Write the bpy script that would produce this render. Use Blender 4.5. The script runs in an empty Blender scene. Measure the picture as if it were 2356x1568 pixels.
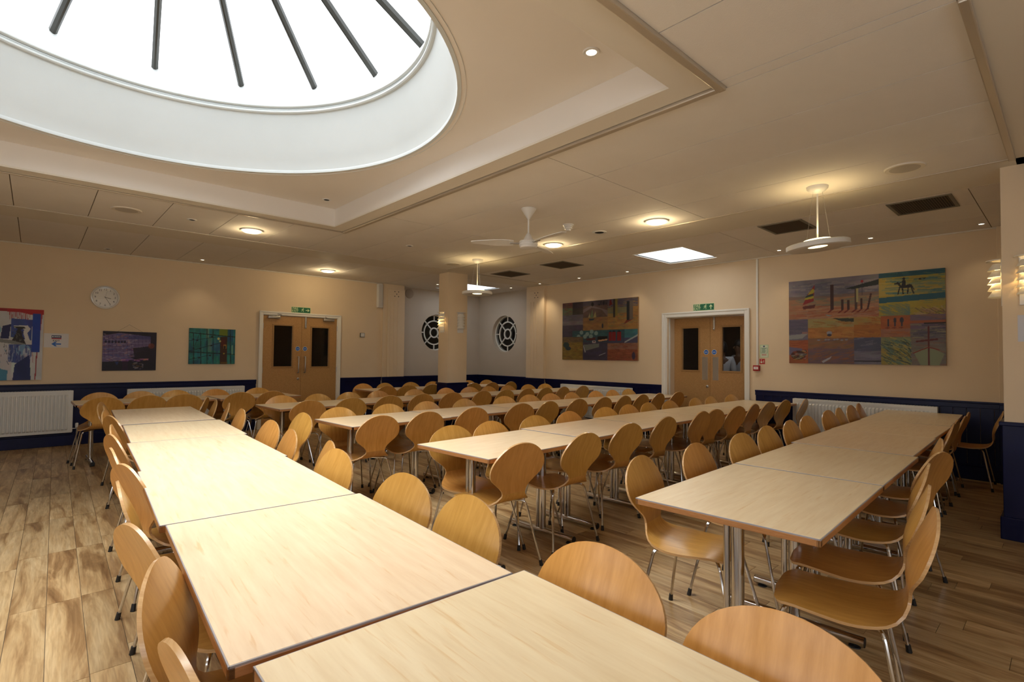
import bpy, bmesh, math, random
import numpy as np
from mathutils import Vector, Matrix
random.seed(7)
rng = np.random.default_rng(7)
S = bpy.context.scene
COL = S.collection
PI = math.pi
H = 1.347          # eye height
C = 2.845          # ceiling height

# ------------------------------------------------------------------ camera, sky, exposure
def cam():
    yaw, pit, rol, F = math.radians(47.334), math.radians(1.674), math.radians(0.5787), 1190.5
    cy, sy, cp, sp = math.cos(yaw), math.sin(yaw), math.cos(pit), math.sin(pit)
    f = Vector((cy*cp, sy*cp, sp)); r = Vector((sy, -cy, 0)); u = r.cross(f)
    c, s = math.cos(rol), math.sin(rol)
    r2 = c*r + s*u; u2 = -s*r + c*u
    M = Matrix(((r2.x, u2.x, -f.x, 0), (r2.y, u2.y, -f.y, 0), (r2.z, u2.z, -f.z, H), (0, 0, 0, 1)))
    cd = bpy.data.cameras.new('camera'); co = bpy.data.objects.new('camera', cd); COL.objects.link(co)
    cd.sensor_fit = 'HORIZONTAL'; cd.sensor_width = 36; cd.lens = F*36/2356
    cd.clip_start = 0.02; cd.clip_end = 200
    co.matrix_world = M
    S.camera = co
cam()
W = bpy.data.worlds.new('overcast_sky'); S.world = W; W.use_nodes = True
bg = W.node_tree.nodes['Background']
bg.inputs[0].default_value = (0.90, 0.95, 1.0, 1)
bg.inputs[1].default_value = 2.6
S.view_settings.view_transform = 'Standard'; S.view_settings.look = 'None'
S.view_settings.gamma = 1; S.view_settings.use_curve_mapping = False
S.view_settings.exposure = 0.33

def light(name, kind, loc, energy, color=(1, 1, 1), rot=(0, 0, 0), **kw):
    ld = bpy.data.lights.new(name, kind); ld.energy = energy; ld.color = color
    for k, v in kw.items(): setattr(ld, k, v)
    o = bpy.data.objects.new(name, ld); COL.objects.link(o); o.location = loc; o.rotation_euler = rot
    return o
# bright patch of thin cloud where the sun stands, nearly overhead
sun = light('sun', 'SUN', (-3, 0, 12), 7.8, (1.0, .98, .95), angle=math.radians(72))
sun.rotation_euler = Vector((.15, -.24, -1)).to_track_quat('-Z', 'Y').to_euler()
# sampling portals at the three roof openings (they give no light of their own)
for nm, x, y, z, sx, sy in (('roof_portal', .516, 3.685, 3.60, 3.4, 3.4), ('skylight_portal', 6.88, 3.94, 3.2, 1.0, .8), ('corner_portal', 7.0, 9.05, 3.2, 1.0, 1.0)):
    p = light(nm, 'AREA', (x, y, z), 1, shape='RECTANGLE', size=sx, size_y=sy); p.data.cycles.is_portal = True

for i, c_ in enumerate((-1.1, 1.1, None)):
    if c_ is not None:
        p = light('back_portal', 'AREA', (c_, -3.2, 1.725), 1, rot=(PI/2, 0, 0), shape='RECTANGLE', size=1.8, size_y=1.55); p.data.cycles.is_portal = True
    p = light('left_portal', 'AREA', (-2.85, (-1.3, .9, 3.1)[i], 1.725), 1, rot=(PI/2, 0, -PI/2), shape='RECTANGLE', size=1.8, size_y=1.55); p.data.cycles.is_portal = True

# ------------------------------------------------------------------ helpers
class MB:
    def __init__(s): s.v = []; s.f = []; s.m = []; s.sm = []; s.uv = None
    def add(s, vs, fs, mi=0, smooth=False):
        o = len(s.v); s.v += [tuple(v) for v in vs]
        for f in fs: s.f.append([i+o for i in f]); s.m.append(mi); s.sm.append(smooth)
        return s
    def box(s, a, b, mi=0):
        x0, y0, z0 = a; x1, y1, z1 = b
        return s.add([(x0,y0,z0),(x1,y0,z0),(x1,y1,z0),(x0,y1,z0),(x0,y0,z1),(x1,y0,z1),(x1,y1,z1),(x0,y1,z1)],
              [(0,3,2,1),(4,5,6,7),(0,1,5,4),(1,2,6,5),(2,3,7,6),(3,0,4,7)], mi)
    def cbox(s, a, b, c, mi=0):
        """box with chamfered edges"""
        bm = bmesh.new(); bmesh.ops.create_cube(bm, size=1)
        for v in bm.verts:
            v.co = Vector(((a[0]+b[0])/2 + v.co.x*(b[0]-a[0]), (a[1]+b[1])/2 + v.co.y*(b[1]-a[1]), (a[2]+b[2])/2 + v.co.z*(b[2]-a[2])))
        bmesh.ops.bevel(bm, geom=bm.edges[:], offset=c, segments=2, affect='EDGES', profile=.5)
        bm.verts.index_update()
        s.add([v.co[:] for v in bm.verts], [[v.index for v in f.verts] for f in bm.faces], mi); bm.free(); return s
    def tube(s, path, r, n=8, cap=True, mi=0):
        P = [Vector(p) for p in path]; k = len(P)
        rr = r if isinstance(r, (list, tuple)) else [r]*k
        d0 = (P[1]-P[0]).normalized(); a = Vector((0, 0, 1)) if abs(d0.z) < .9 else Vector((1, 0, 0))
        u = d0.cross(a).normalized(); vs = []
        for i in range(k):
            d = (P[min(i+1, k-1)]-P[max(i-1, 0)]).normalized()
            u = (u - d*u.dot(d)).normalized(); w = d.cross(u)
            for j in range(n):
                t = 2*PI*j/n; vs.append(P[i] + u*math.cos(t)*rr[i] + w*math.sin(t)*rr[i])
        fs = [(i*n+j, i*n+(j+1) % n, (i+1)*n+(j+1) % n, (i+1)*n+j) for i in range(k-1) for j in range(n)]
        s.add(vs, fs, mi, True)
        if cap:
            o = len(s.v)-k*n
            s.f.append([o+j for j in range(n)][::-1]); s.m.append(mi); s.sm.append(False)
            s.f.append([o+(k-1)*n+j for j in range(n)]); s.m.append(mi); s.sm.append(False)
        return s
    def lathe(s, prof, n=24, o=(0, 0, 0), a0=0, a1=2*PI, mi=0, smooth=True):
        """prof: (r,z) list, spun about z"""
        full = abs(a1-a0-2*PI) < 1e-6; m = n if full else n+1; vs = []
        for r, z in prof:
            for j in range(m):
                t = a0+(a1-a0)*j/n; vs.append((o[0]+r*math.cos(t), o[1]+r*math.sin(t), o[2]+z))
        fs = []
        for i in range(len(prof)-1):
            for j in range(n):
                j2 = (j+1) % m
                fs.append((i*m+j, i*m+j2, (i+1)*m+j2, (i+1)*m+j))
        return s.add(vs, fs, mi, smooth)
    def prism(s, poly, z0, z1, mi=0):
        n = len(poly)
        return s.add([(x, y, z0) for x, y in poly]+[(x, y, z1) for x, y in poly],
                     [list(range(n))[::-1], list(range(n, 2*n))]+[(i, (i+1) % n, n+(i+1) % n, n+i) for i in range(n)], mi)
    def xf(s, M, start=0):
        s.v = s.v[:start]+[tuple(M @ Vector(v)) for v in s.v[start:]]; return s
    def mesh(s, name, mats, fix=True):
        me = bpy.data.meshes.new(name); me.from_pydata(s.v, [], s.f)
        mats = mats if isinstance(mats, (list, tuple)) else [mats]
        for m in mats: me.materials.append(m)
        me.polygons.foreach_set('material_index', s.m)
        me.polygons.foreach_set('use_smooth', s.sm)
        if s.uv:
            ul = me.uv_layers.new(name='UVMap')
            idx = np.zeros(len(me.loops), dtype=np.int32); me.loops.foreach_get('vertex_index', idx)
            ul.data.foreach_set('uv', np.array(s.uv, dtype=np.float32)[idx].ravel())
        if fix:
            bm = bmesh.new(); bm.from_mesh(me); bmesh.ops.recalc_face_normals(bm, faces=bm.faces[:]); bm.to_mesh(me); bm.free()
        if any(s.sm):
            try: me.set_sharp_from_angle(angle=math.radians(42))
            except Exception: pass
        me.update(); return me
    def build(s, name, mats, parent=None, loc=None, rot=None, fix=True):
        return link(name, s.mesh(name, mats, fix), parent, loc, rot)

def link(name, me, parent=None, loc=None, rot=None):
    o = bpy.data.objects.new(name, me); COL.objects.link(o)
    if parent: o.parent = parent
    if loc: o.location = loc
    if rot: o.rotation_euler = rot
    return o
def tag(o, label, cat, group=None, kind=None):
    o['label'] = label; o['category'] = cat
    if group: o['group'] = group
    if kind: o['kind'] = kind
    return o
def struct(o): o['kind'] = 'structure'; return o
def empty(name, loc=(0, 0, 0), rz=0, label=None, cat=None, group=None):
    o = bpy.data.objects.new(name, None); COL.objects.link(o); o.location = loc; o.rotation_euler = (0, 0, rz)
    o.empty_display_size = .1
    if label: tag(o, label, cat, group)
    return o
def dup(root, loc=None, rz=None, label=None, group=None):
    def cp(o, par):
        c = o.copy(); COL.objects.link(c)
        if par: c.parent = par
        for ch in o.children: cp(ch, c)
        return c
    r = cp(root, None)
    if loc is not None: r.location = loc
    if rz is not None: r.rotation_euler = (0, 0, rz)
    if label: r['label'] = label
    if group: r['group'] = group
    return r
def srgb(r, g, b):
    f = lambda c: (c/255/12.92) if c/255 <= .04045 else ((c/255+.055)/1.055)**2.4
    return (f(r), f(g), f(b), 1)

# ------------------------------------------------------------------ materials
def mat(name, col, rough=.5, metal=0, spec=.5, coat=0, emis=None, estr=0):
    m = bpy.data.materials.new(name); m.use_nodes = True
    b = m.node_tree.nodes['Principled BSDF']
    b.inputs['Base Color'].default_value = (*col[:3], 1); b.inputs['Roughness'].default_value = rough
    b.inputs['Metallic'].default_value = metal; b.inputs['Specular IOR Level'].default_value = spec
    b.inputs['Coat Weight'].default_value = coat; b.inputs['Coat Roughness'].default_value = .15
    if emis: b.inputs['Emission Color'].default_value = (*emis[:3], 1); b.inputs['Emission Strength'].default_value = estr
    return m
def N(m, t, **kw):
    n = m.node_tree.nodes.new(t)
    for k, v in kw.items(): setattr(n, k, v)
    return n
def L(m, a, b): m.node_tree.links.new(a, b)
def ramp(m, fac, stops):
    r = N(m, 'ShaderNodeValToRGB'); e = r.color_ramp.elements
    e[0].position = stops[0][0]; e[0].color = (*stops[0][1][:3], 1); e[1].position = stops[-1][0]; e[1].color = (*stops[-1][1][:3], 1)
    for p, c in stops[1:-1]:
        x = e.new(p); x.color = (*c[:3], 1)
    L(m, fac, r.inputs[0]); return r.outputs[0]
def noisy(name, c0, c1, scale=6, rough=.6, stretch=(1, 1, 1), coord='Object', bump=0, bscale=200, rand=0, detail=4, **kw):
    m = mat(name, c0, rough, **kw); b = m.node_tree.nodes['Principled BSDF']
    tc = N(m, 'ShaderNodeTexCoord'); mp = N(m, 'ShaderNodeMapping'); mp.inputs['Scale'].default_value = stretch
    src = tc.outputs[coord]
    if rand:
        oi = N(m, 'ShaderNodeObjectInfo'); ad = N(m, 'ShaderNodeVectorMath', operation='ADD')
        mu = N(m, 'ShaderNodeMath', operation='MULTIPLY'); mu.inputs[1].default_value = 37.0
        L(m, oi.outputs['Random'], mu.inputs[0]); L(m, src, ad.inputs[0]); L(m, mu.outputs[0], ad.inputs[1]); src = ad.outputs[0]
    L(m, src, mp.inputs[0])
    n = N(m, 'ShaderNodeTexNoise'); n.inputs['Scale'].default_value = scale; n.inputs['Detail'].default_value = detail; n.inputs['Roughness'].default_value = .6
    L(m, mp.outputs[0], n.inputs[0])
    col = ramp(m, n.outputs[0], [(.3, c0), (.7, c1)])
    if rand:
        hs = N(m, 'ShaderNodeHueSaturation')
        mr = N(m, 'ShaderNodeMapRange'); mr.inputs[3].default_value = 1-rand; mr.inputs[4].default_value = 1+rand
        L(m, oi.outputs['Random'], mr.inputs[0]); L(m, mr.outputs[0], hs.inputs['Value']); L(m, col, hs.inputs['Color'])
        mr2 = N(m, 'ShaderNodeMapRange'); mr2.inputs[3].default_value = .493; mr2.inputs[4].default_value = .507
        fr = N(m, 'ShaderNodeMath', operation='FRACT'); mm = N(m, 'ShaderNodeMath', operation='MULTIPLY'); mm.inputs[1].default_value = 7.31
        L(m, oi.outputs['Random'], mm.inputs[0]); L(m, mm.outputs[0], fr.inputs[0]); L(m, fr.outputs[0], mr2.inputs[0]); L(m, mr2.outputs[0], hs.inputs['Hue'])
        col = hs.outputs[0]
    L(m, col, b.inputs['Base Color'])
    if bump:
        n2 = N(m, 'ShaderNodeTexNoise'); n2.inputs['Scale'].default_value = bscale; n2.inputs['Detail'].default_value = 2
        L(m, mp.outputs[0], n2.inputs[0]); bu = N(m, 'ShaderNodeBump'); bu.inputs['Strength'].default_value = bump; bu.inputs['Distance'].default_value = .002
        L(m, n2.outputs[0], bu.inputs['Height']); L(m, bu.outputs[0], b.inputs['Normal'])
    return m

M = {}
M['wall'] = noisy('cream_wall_paint', (.72, .57, .385), (.76, .605, .415), 1.3, .75, bump=.25, bscale=90)
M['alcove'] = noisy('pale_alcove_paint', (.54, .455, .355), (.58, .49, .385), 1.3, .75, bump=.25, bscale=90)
M['plaster'] = noisy('ceiling_plaster', (.79, .74, .68), (.81, .76, .70), 1.2, .8)
M['panel'] = noisy('ceiling_panel_face', (.78, .73, .67), (.81, .76, .70), 3, .85, bump=.5, bscale=260, rand=.02)
M['strip'] = mat('ceiling_strip_paint', (.74, .68, .58), .7)
M['gap'] = mat('shadow_gap', (.16, .12, .08), .9)
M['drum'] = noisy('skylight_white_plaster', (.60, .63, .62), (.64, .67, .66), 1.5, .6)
M['white'] = mat('white_gloss_paint', (.80, .77, .70), .35)
M['rad'] = mat('radiator_enamel', (.72, .72, .69), .3)
M['navy'] = noisy('navy_gloss_paint', (.001, .003, .036), (.0015, .0045, .052), 4, .38, spec=.28)
M['chrome'] = mat('chrome', (.60, .59, .58), .12, 1)
M['steel'] = mat('brushed_steel', (.50, .49, .48), .35, 1)
M['black'] = mat('black_rubber', (.012, .012, .012), .55)
M['dark'] = mat('dark_void', (.01, .009, .008), .9)
M['grille'] = mat('dark_grille', (.075, .055, .035), .6)
M['grilleframe'] = mat('grille_frame_grey', (.17, .15, .11), .5)
M['plastic'] = mat('white_plastic', (.74, .72, .68), .35)
M['brownplastic'] = mat('beige_speaker_cloth', (.42, .33, .24), .7)
M['mullion'] = mat('glazing_bar_metal', (.045, .045, .04), .45, .2)
M['trimmetal'] = mat('trim_aluminium', (.55, .48, .38), .35, .5)
def glass(name, tint=(1, 1, 1), refl=.08):
    m = bpy.data.materials.new(name); m.use_nodes = True; nt = m.node_tree; nt.nodes.clear()
    o = N(m, 'ShaderNodeOutputMaterial'); mx = N(m, 'ShaderNodeMixShader'); t = N(m, 'ShaderNodeBsdfTransparent'); g = N(m, 'ShaderNodeBsdfGlossy')
    t.inputs[0].default_value = (*tint, 1); g.inputs['Roughness'].default_value = .03
    lw = N(m, 'ShaderNodeLayerWeight'); lw.inputs[0].default_value = .5
    pw = N(m, 'ShaderNodeMath', operation='POWER'); pw.inputs[1].default_value = 4; L(m, lw.outputs['Facing'], pw.inputs[0])
    fr = N(m, 'ShaderNodeMath', operation='MULTIPLY_ADD'); fr.inputs[1].default_value = .6; fr.inputs[2].default_value = .035; L(m, pw.outputs[0], fr.inputs[0])
    L(m, fr.outputs[0], mx.inputs[0]); L(m, t.outputs[0], mx.inputs[1]); L(m, g.outputs[0], mx.inputs[2]); L(m, mx.outputs[0], o.inputs[0])
    return m
M['glass'] = glass('clear_glass')
M['tglass'] = glass('tinted_glass', (.8, .8, .8))
def frosted(name, tint):
    m = bpy.data.materials.new(name); m.use_nodes = True; m.node_tree.nodes.clear()
    o = N(m, 'ShaderNodeOutputMaterial'); t = N(m, 'ShaderNodeBsdfTranslucent'); t.inputs[0].default_value = (*tint, 1); L(m, t.outputs[0], o.inputs[0]); return m
M['frost1'] = frosted('frosted_rooflight', (.95, .95, .95)); M['frost2'] = frosted('blue_frosted_rooflight', (.50, .54, .60))

# plywood: UV runs (across, along)
def plywood():
    m = noisy('beech_plywood', (.47, .225, .042), (.61, .315, .078), 7, .33, stretch=(7, .9, 1), coord='UV', rand=.13, detail=5, spec=.5, coat=.25)
    return m
M['ply'] = plywood()
M['plyedge'] = noisy('plywood_edge', (.50, .28, .11), (.66, .42, .2), 3, .25, stretch=(1, 1, 60), coord='Object', coat=.3)
M['top'] = noisy('maple_laminate', (.76, .58, .36), (.86, .70, .47), 3.2, .30, stretch=(1.1, 11, 1), coord='Object', rand=.03, detail=6, spec=.5)
def streaks(m):
    b = m.node_tree.nodes['Principled BSDF']; src = b.inputs['Base Color'].links[0].from_socket
    tc = N(m, 'ShaderNodeTexCoord'); mp = N(m, 'ShaderNodeMapping'); mp.inputs['Scale'].default_value = (2.2, 34, 1)
    oi = N(m, 'ShaderNodeObjectInfo'); ad = N(m, 'ShaderNodeVectorMath', operation='ADD'); mu = N(m, 'ShaderNodeMath', operation='MULTIPLY'); mu.inputs[1].default_value = 91
    L(m, oi.outputs['Random'], mu.inputs[0]); L(m, tc.outputs['Object'], ad.inputs[0]); L(m, mu.outputs[0], ad.inputs[1]); L(m, ad.outputs[0], mp.inputs[0])
    n = N(m, 'ShaderNodeTexNoise'); n.inputs['Scale'].default_value = 2.4; n.inputs['Detail'].default_value = 3; n.inputs['Distortion'].default_value = .6; L(m, mp.outputs[0], n.inputs[0])
    f = ramp(m, n.outputs[0], [(.60, (1, 1, 1)), (.76, (.88, .74, .55))])
    mx = N(m, 'ShaderNodeMix', data_type='RGBA', blend_type='MULTIPLY'); mx.inputs[0].default_value = .8
    L(m, src, mx.inputs[6]); L(m, f, mx.inputs[7]); L(m, mx.outputs[2], b.inputs['Base Color'])
streaks(M['top'])
M['edge'] = noisy('beech_lipping', (.36, .155, .05), (.46, .21, .075), 8, .35, stretch=(3, 3, 30), coat=.2)
M['bead'] = mat('grey_edge_bead', (.33, .31, .32), .4)
M['oak'] = noisy('oak_veneer', (.36, .19, .065), (.50, .29, .11), 5, .4, stretch=(16, 16, .8), detail=6, rand=.04)
M['oaklip'] = noisy('oak_lipping', (.30, .16, .05), (.38, .21, .08), 5, .4, stretch=(16, 16, .8))

PLW, PLL, SK = .1435, .93, .022
def floor_mat():
    m = mat('wood_plank_vinyl', (.4, .3, .2), .36); b = m.node_tree.nodes['Principled BSDF']
    g = N(m, 'ShaderNodeNewGeometry'); sp = N(m, 'ShaderNodeSeparateXYZ'); L(m, g.outputs['Position'], sp.inputs[0])
    def mth(op, a, bb=None):
        n = N(m, 'ShaderNodeMath', operation=op)
        for i, v in enumerate((a, bb)):
            if v is None: continue
            if isinstance(v, (int, float)): n.inputs[i].default_value = v
            else: L(m, v, n.inputs[i])
        return n.outputs[0]
    x, y = sp.outputs[0], sp.outputs[1]
    u = mth('SUBTRACT', x, mth('MULTIPLY', y, SK))
    col = mth('FLOOR', mth('DIVIDE', u, PLW))
    off = mth('FRACT', mth('MULTIPLY', mth('SINE', mth('MULTIPLY', col, 12.9898)), 43.758))
    row = mth('FLOOR', mth('ADD', mth('DIVIDE', y, PLL), off))
    idv = mth('ADD', mth('MULTIPLY', col, 7.13), mth('MULTIPLY', row, 3.77))
    cb = N(m, 'ShaderNodeCombineXYZ'); L(m, mth('MULTIPLY', u, 7.0), cb.inputs[0]); L(m, mth('MULTIPLY', y, .95), cb.inputs[1]); L(m, idv, cb.inputs[2])
    n1 = N(m, 'ShaderNodeTexNoise'); n1.inputs['Scale'].default_value = 1.5; n1.inputs['Detail'].default_value = 5; n1.inputs['Distortion'].default_value = .75; n1.inputs['Roughness'].default_value = .60
    L(m, cb.outputs[0], n1.inputs[0])
    c = ramp(m, n1.outputs[0], [(.26, (.15, .075, .028)), (.40, (.32, .19, .08)), (.50, (.48, .325, .155)), (.64, (.60, .445, .24)), (.8, (.66, .51, .30))])
    cb2 = N(m, 'ShaderNodeCombineXYZ'); L(m, mth('MULTIPLY', u, 60), cb2.inputs[0]); L(m, mth('MULTIPLY', y, 4), cb2.inputs[1]); L(m, idv, cb2.inputs[2])
    n2 = N(m, 'ShaderNodeTexNoise'); n2.inputs['Scale'].default_value = 1.2; n2.inputs['Detail'].default_value = 4; n2.inputs['Distortion'].default_value = .8; L(m, cb2.outputs[0], n2.inputs[0])
    f = ramp(m, n2.outputs[0], [(.3, (.74, .70, .66)), (.65, (1.06, 1.06, 1.06))])
    mx = N(m, 'ShaderNodeMix', data_type='RGBA', blend_type='MULTIPLY'); mx.inputs[0].default_value = 1; L(m, c, mx.inputs[6]); L(m, f, mx.inputs[7])
    wn = N(m, 'ShaderNodeTexWhiteNoise', noise_dimensions='1D'); L(m, idv, wn.inputs['W'])
    mr = N(m, 'ShaderNodeMapRange'); mr.inputs[3].default_value = .85; mr.inputs[4].default_value = 1.12; L(m, wn.outputs[0], mr.inputs[0])
    hs = N(m, 'ShaderNodeHueSaturation'); L(m, mr.outputs[0], hs.inputs['Value']); L(m, mx.outputs[2], hs.inputs['Color'])
    L(m, hs.outputs[0], b.inputs['Base Color'])
    return m
M['floor'] = floor_mat()
M['joint'] = mat('plank_joint', (.10, .07, .04), .7)
def glow(name, col, s): return mat(name, (.9, .85, .75), .5, emis=col, estr=s)
WARM = (1.0, .66, .30)
M['lamp'] = glow('lit_lamp_glass', (1.0, .80, .42), 3.2)
M['spot'] = glow('lit_spot_lens', (1.0, .86, .62), 4.0)
M['sconceglow'] = glow('lit_sconce_bulb', (1.0, .70, .28), 2.6)

# ------------------------------------------------------------------ setting: floor
def plank_cells():
    out = []
    for c in range(int(-3.4/PLW), int(8.4/PLW)+1):
        v = math.sin(c*12.9898)*43.758; off = v-math.floor(v)
        for r in range(-4, 13):
            y0 = (r-off)*PLL; y1 = y0+PLL
            y0c, y1c = max(y0, -3.0), min(y1, 9.98)
            xc = (c+.5)*PLW + SK*(y0c+y1c)/2
            if y1c-y0c < .02 or xc < -2.65 or xc > 8.02: continue
            out.append((c, y0c, y1c))
    return out
fl = struct(MB().box((-2.8, -3.2, -.12), (8.4, 10.3, -.004)).build('floor', M['joint']))
cells = plank_cells()
def inview(c):
    x = (c[0]+.5)*PLW + SK*(c[1]+c[2])/2; y = (c[1]+c[2])/2
    a = math.degrees(math.atan2(y, x)); d = math.hypot(x, y)
    # floor hidden below the foreground tables counts as farther
    pen = 0
    if .25 < x < 1.1 and y < 7: pen = 6
    if 1.95 < x < 7.7 and .6 < y < 1.4: pen = 5
    if d < 1.9: pen += 8
    if not (-3 < a < 95): pen += 30
    return d+pen
cells.sort(key=inview)
def plank_verts(c):
    g = .0012; x0 = c[0]*PLW+g; x1 = x0+PLW-2*g; y0, y1 = c[1]+g, c[2]-g
    return [(x0+SK*y0, y0), (x1+SK*y0, y0), (x1+SK*y1, y1), (x0+SK*y1, y1)]
for c in cells[:300]:
    pv = plank_verts(c); cx = sum(p[0] for p in pv)/4; cy = sum(p[1] for p in pv)/4
    MB().prism([(p[0]-cx, p[1]-cy) for p in pv], -.004, 0).build('floor_plank', M['floor'], fl, (cx, cy, 0), fix=False)
b = MB()
for c in cells[300:]: b.prism(plank_verts(c), -.004, 0)
o = b.build('floor_plank', M['floor'], fl, fix=False); o['kind'] = 'stuff'

# ------------------------------------------------------------------ setting: walls
XA, YA, XB = -2.65, 9.85, 7.88
DZ = .886
def wallbox(name, boxes, m):
    b = MB()
    for a, c in boxes: b.box(a, c)
    return struct(b.build(name, m))
def wall_left():
    b = MB(); y0, y1 = YA, YA+.16
    b.box((XA-.16, y0, 0), (2.985, y1, 3.3)); b.box((4.385, y0, 0), (5.86, y1, 3.3)); b.box((2.985, y0, 2.06), (4.385, y1, 3.3))
    return struct(b.build('wall_left', M['wall']))
wl = wall_left()
def wall_right():
    b = MB(); x0, x1 = XB, XB+.26
    b.box((x0, -3.2, 0), (x1, 3.30, 3.3)); b.box((x0, 4.66, 0), (x1, 8.03, 3.3)); b.box((x0, 3.30, 2.03), (x1, 4.66, 3.3))
    return struct(b.build('wall_right', M['wall']))
wr = wall_right()
def round_hole_wall(name, axis, const, a0, a1, ca, cz, rad, th, m, n=48):
    """wall slab with a round hole; runs along 'x' or 'y'"""
    b = MB(); z0, z1 = 0, 3.3
    circ = [(ca+rad*math.cos(2*PI*i/n), cz+rad*math.sin(2*PI*i/n)) for i in range(n)]
    def outer(i):
        t = 2*PI*i/n; dx, dz = math.cos(t), math.sin(t); k = 1e9
        if dx > 1e-9: k = min(k, (a1-ca)/dx)
        if dx < -1e-9: k = min(k, (a0-ca)/dx)
        if dz > 1e-9: k = min(k, (z1-cz)/dz)
        if dz < -1e-9: k = min(k, (z0-cz)/dz)
        return (ca+dx*k, cz+dz*k)
    out = [outer(i) for i in range(n)]
    for dd in (const, const+th):
        vs = [(p[0], dd, p[1]) for p in circ+out] if axis == 'x' else [(dd, p[0], p[1]) for p in circ+out]
        b.add(vs, [(i, (i+1) % n, n+(i+1) % n, n+i) for i in range(n)])
        # corners
        for cx, cz2 in ((a0, z0), (a1, z0), (a1, z1), (a0, z1)):
            j = min(range(n), key=lambda i: 0 if False else abs(math.atan2(math.sin(2*PI*(i+.5)/n-math.atan2(cz2-cz, cx-ca)), math.cos(2*PI*(i+.5)/n-math.atan2(cz2-cz, cx-ca)))))
            tri = [out[j], (cx, cz2), out[(j+1) % n]]
            b.add([(p[0], dd, p[1]) for p in tri] if axis == 'x' else [(dd, p[0], p[1]) for p in tri], [(0, 1, 2)])
    k = [(p[0], dd, p[1]) if axis == 'x' else (dd, p[0], p[1]) for dd in (const, const+th) for p in circ]
    b.add(k, [(i, (i+1) % n, n+(i+1) % n, n+i) for i in range(n)], 0, True)
    return struct(b.build(name, m, fix=False))
RWA = (6.845, 1.875, .415); RWB = (9.06, 1.868, .43)
round_hole_wall('wall_corner_left', 'x', 10.0, 5.86, 8.3, RWA[0], RWA[1], RWA[2], .18, M['alcove'])
round_hole_wall('wall_corner_right', 'y', 8.1, 8.03, 10.0, RWB[0], RWB[1], RWB[2], .18, M['alcove'])
WZ0, WZ1 = .95, 2.50
backw = [(-2.0, -.2), (.2, 2.0)]; leftw = [(-2.2, -.4), (.0, 1.8), (2.2, 4.0)]
def windowed(name, axis, const0, const1, a0, a1, wins):
    b = MB(); mk = (lambda p, q, z0, z1: b.box((p, const0, z0), (q, const1, z1))) if axis == 'x' else (lambda p, q, z0, z1: b.box((const0, p, z0), (const1, q, z1)))
    mk(a0, a1, 0, WZ0); mk(a0, a1, WZ1, 3.3); p = a0
    for w0, w1 in wins: mk(p, w0, WZ0, WZ1); p = w1
    mk(p, a1, WZ0, WZ1); struct(b.build(name, M['wall']))
    for w0, w1 in wins:
        c = (const0+const1)/2; e = .045; f = MB()
        bx = (lambda p, q, z0, z1: f.cbox((p, c-.03, z0), (q, c+.03, z1), .004)) if axis == 'x' else (lambda p, q, z0, z1: f.cbox((c-.03, p, z0), (c+.03, q, z1), .004))
        bx(w0, w0+e, WZ0, WZ1); bx(w1-e, w1, WZ0, WZ1); bx(w0, w1, WZ0, WZ0+e); bx(w0, w1, WZ1-e, WZ1); m_ = (w0+w1)/2; bx(m_-.025, m_+.025, WZ0, WZ1)
        wn = struct(f.build('window_6', M['white']))
        pb = MB(); (pb.box((w0, c-.003, WZ0), (w1, c+.003, WZ1)) if axis == 'x' else pb.box((c-.003, w0, WZ0), (c+.003, w1, WZ1))).build('glass_pane', M['glass'], wn)
windowed('wall_back', 'x', -3.16, -3.0, XA-.16, 8.1, backw)
windowed('wall_far_left', 'y', XA-.16, XA, -3.0, YA, leftw)
wallbox('wall_near_right', [((5.96, -3.0, 0), (XB, .02, C)), ((5.46, -3.0, 0), (5.96, .365, C))], M['wall'])
# black boxes for door lobbies, also added behind round windows to hide bright sky
lob = MB()
for a, c in (((2.6, 10.02, -.05), (4.8, 11.6, 2.5)), ((8.14, 2.7, -.05), (10.6, 5.2, 2.5)), ((5.9, 10.19, .5), (8.29, 11.2, 3.0)), ((8.29, 8.1, .5), (9.4, 10.1, 3.0))):
    x0, y0, z0 = a; x1, y1, z1 = c; t = .05
    lob.box((x0, y0, z0-t), (x1, y1, z0)); lob.box((x0, y0, z1), (x1, y1, z1+t))
    if y0 > 10: lob.box((x0, y1, z0), (x1, y1+t, z1)); lob.box((x0-t, y0, z0), (x0, y1, z1)); lob.box((x1, y0, z0), (x1+t, y1, z1))
    else: lob.box((x1, y0, z0), (x1+t, y1, z1)); lob.box((x0, y0-t, z0), (x1, y0, z1)); lob.box((x0, y1, z0), (x1, y1+t, z1))
struct(lob.build('wall_dark_box', M['dark']))
light('lobby_lamp', 'POINT', (8.75, 3.75, 2.35), 9, (.9, .95, 1), shadow_soft_size=.1)

# pilasters beside the corner recess, with a raised face and five holes
def pilaster(parent, M4, w, name='pilaster'):
    p = MB().cbox((-w/2, -.05, DZ), (w/2, .02, C), .004).build(name, M['wall'], parent); p.matrix_local = M4
    f = MB().cbox((-w/2+.10, -.075, DZ), (w/2-.002, -.05, C-.10), .006)
    for k in range(3): f.cbox((-w/2+.15+.09*k, -.083, DZ+.01), (-w/2+.17+.09*k, -.07, C-.34), .003)
    f = f.build('raised_face', M['wall'], p)
    d = MB()
    for dx, dz in ((0, 0), (-.045, .05), (.045, .05), (-.045, -.05), (.045, -.05)):
        d.lathe([(.0, -.0765), (.011, -.0765), (.011, -.07)], 10, (0, 0, 0)); 
        n = 3*10; vs = d.v[-n:]; d.v[-n:] = [(x+.05+dx, z, y+C-.20+dz) for x, y, z in vs]
    d.build('vent_holes', M['black'], p)
    return p
pilaster(wl, Matrix.Translation((5.60, YA, 0)), .51)
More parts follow.
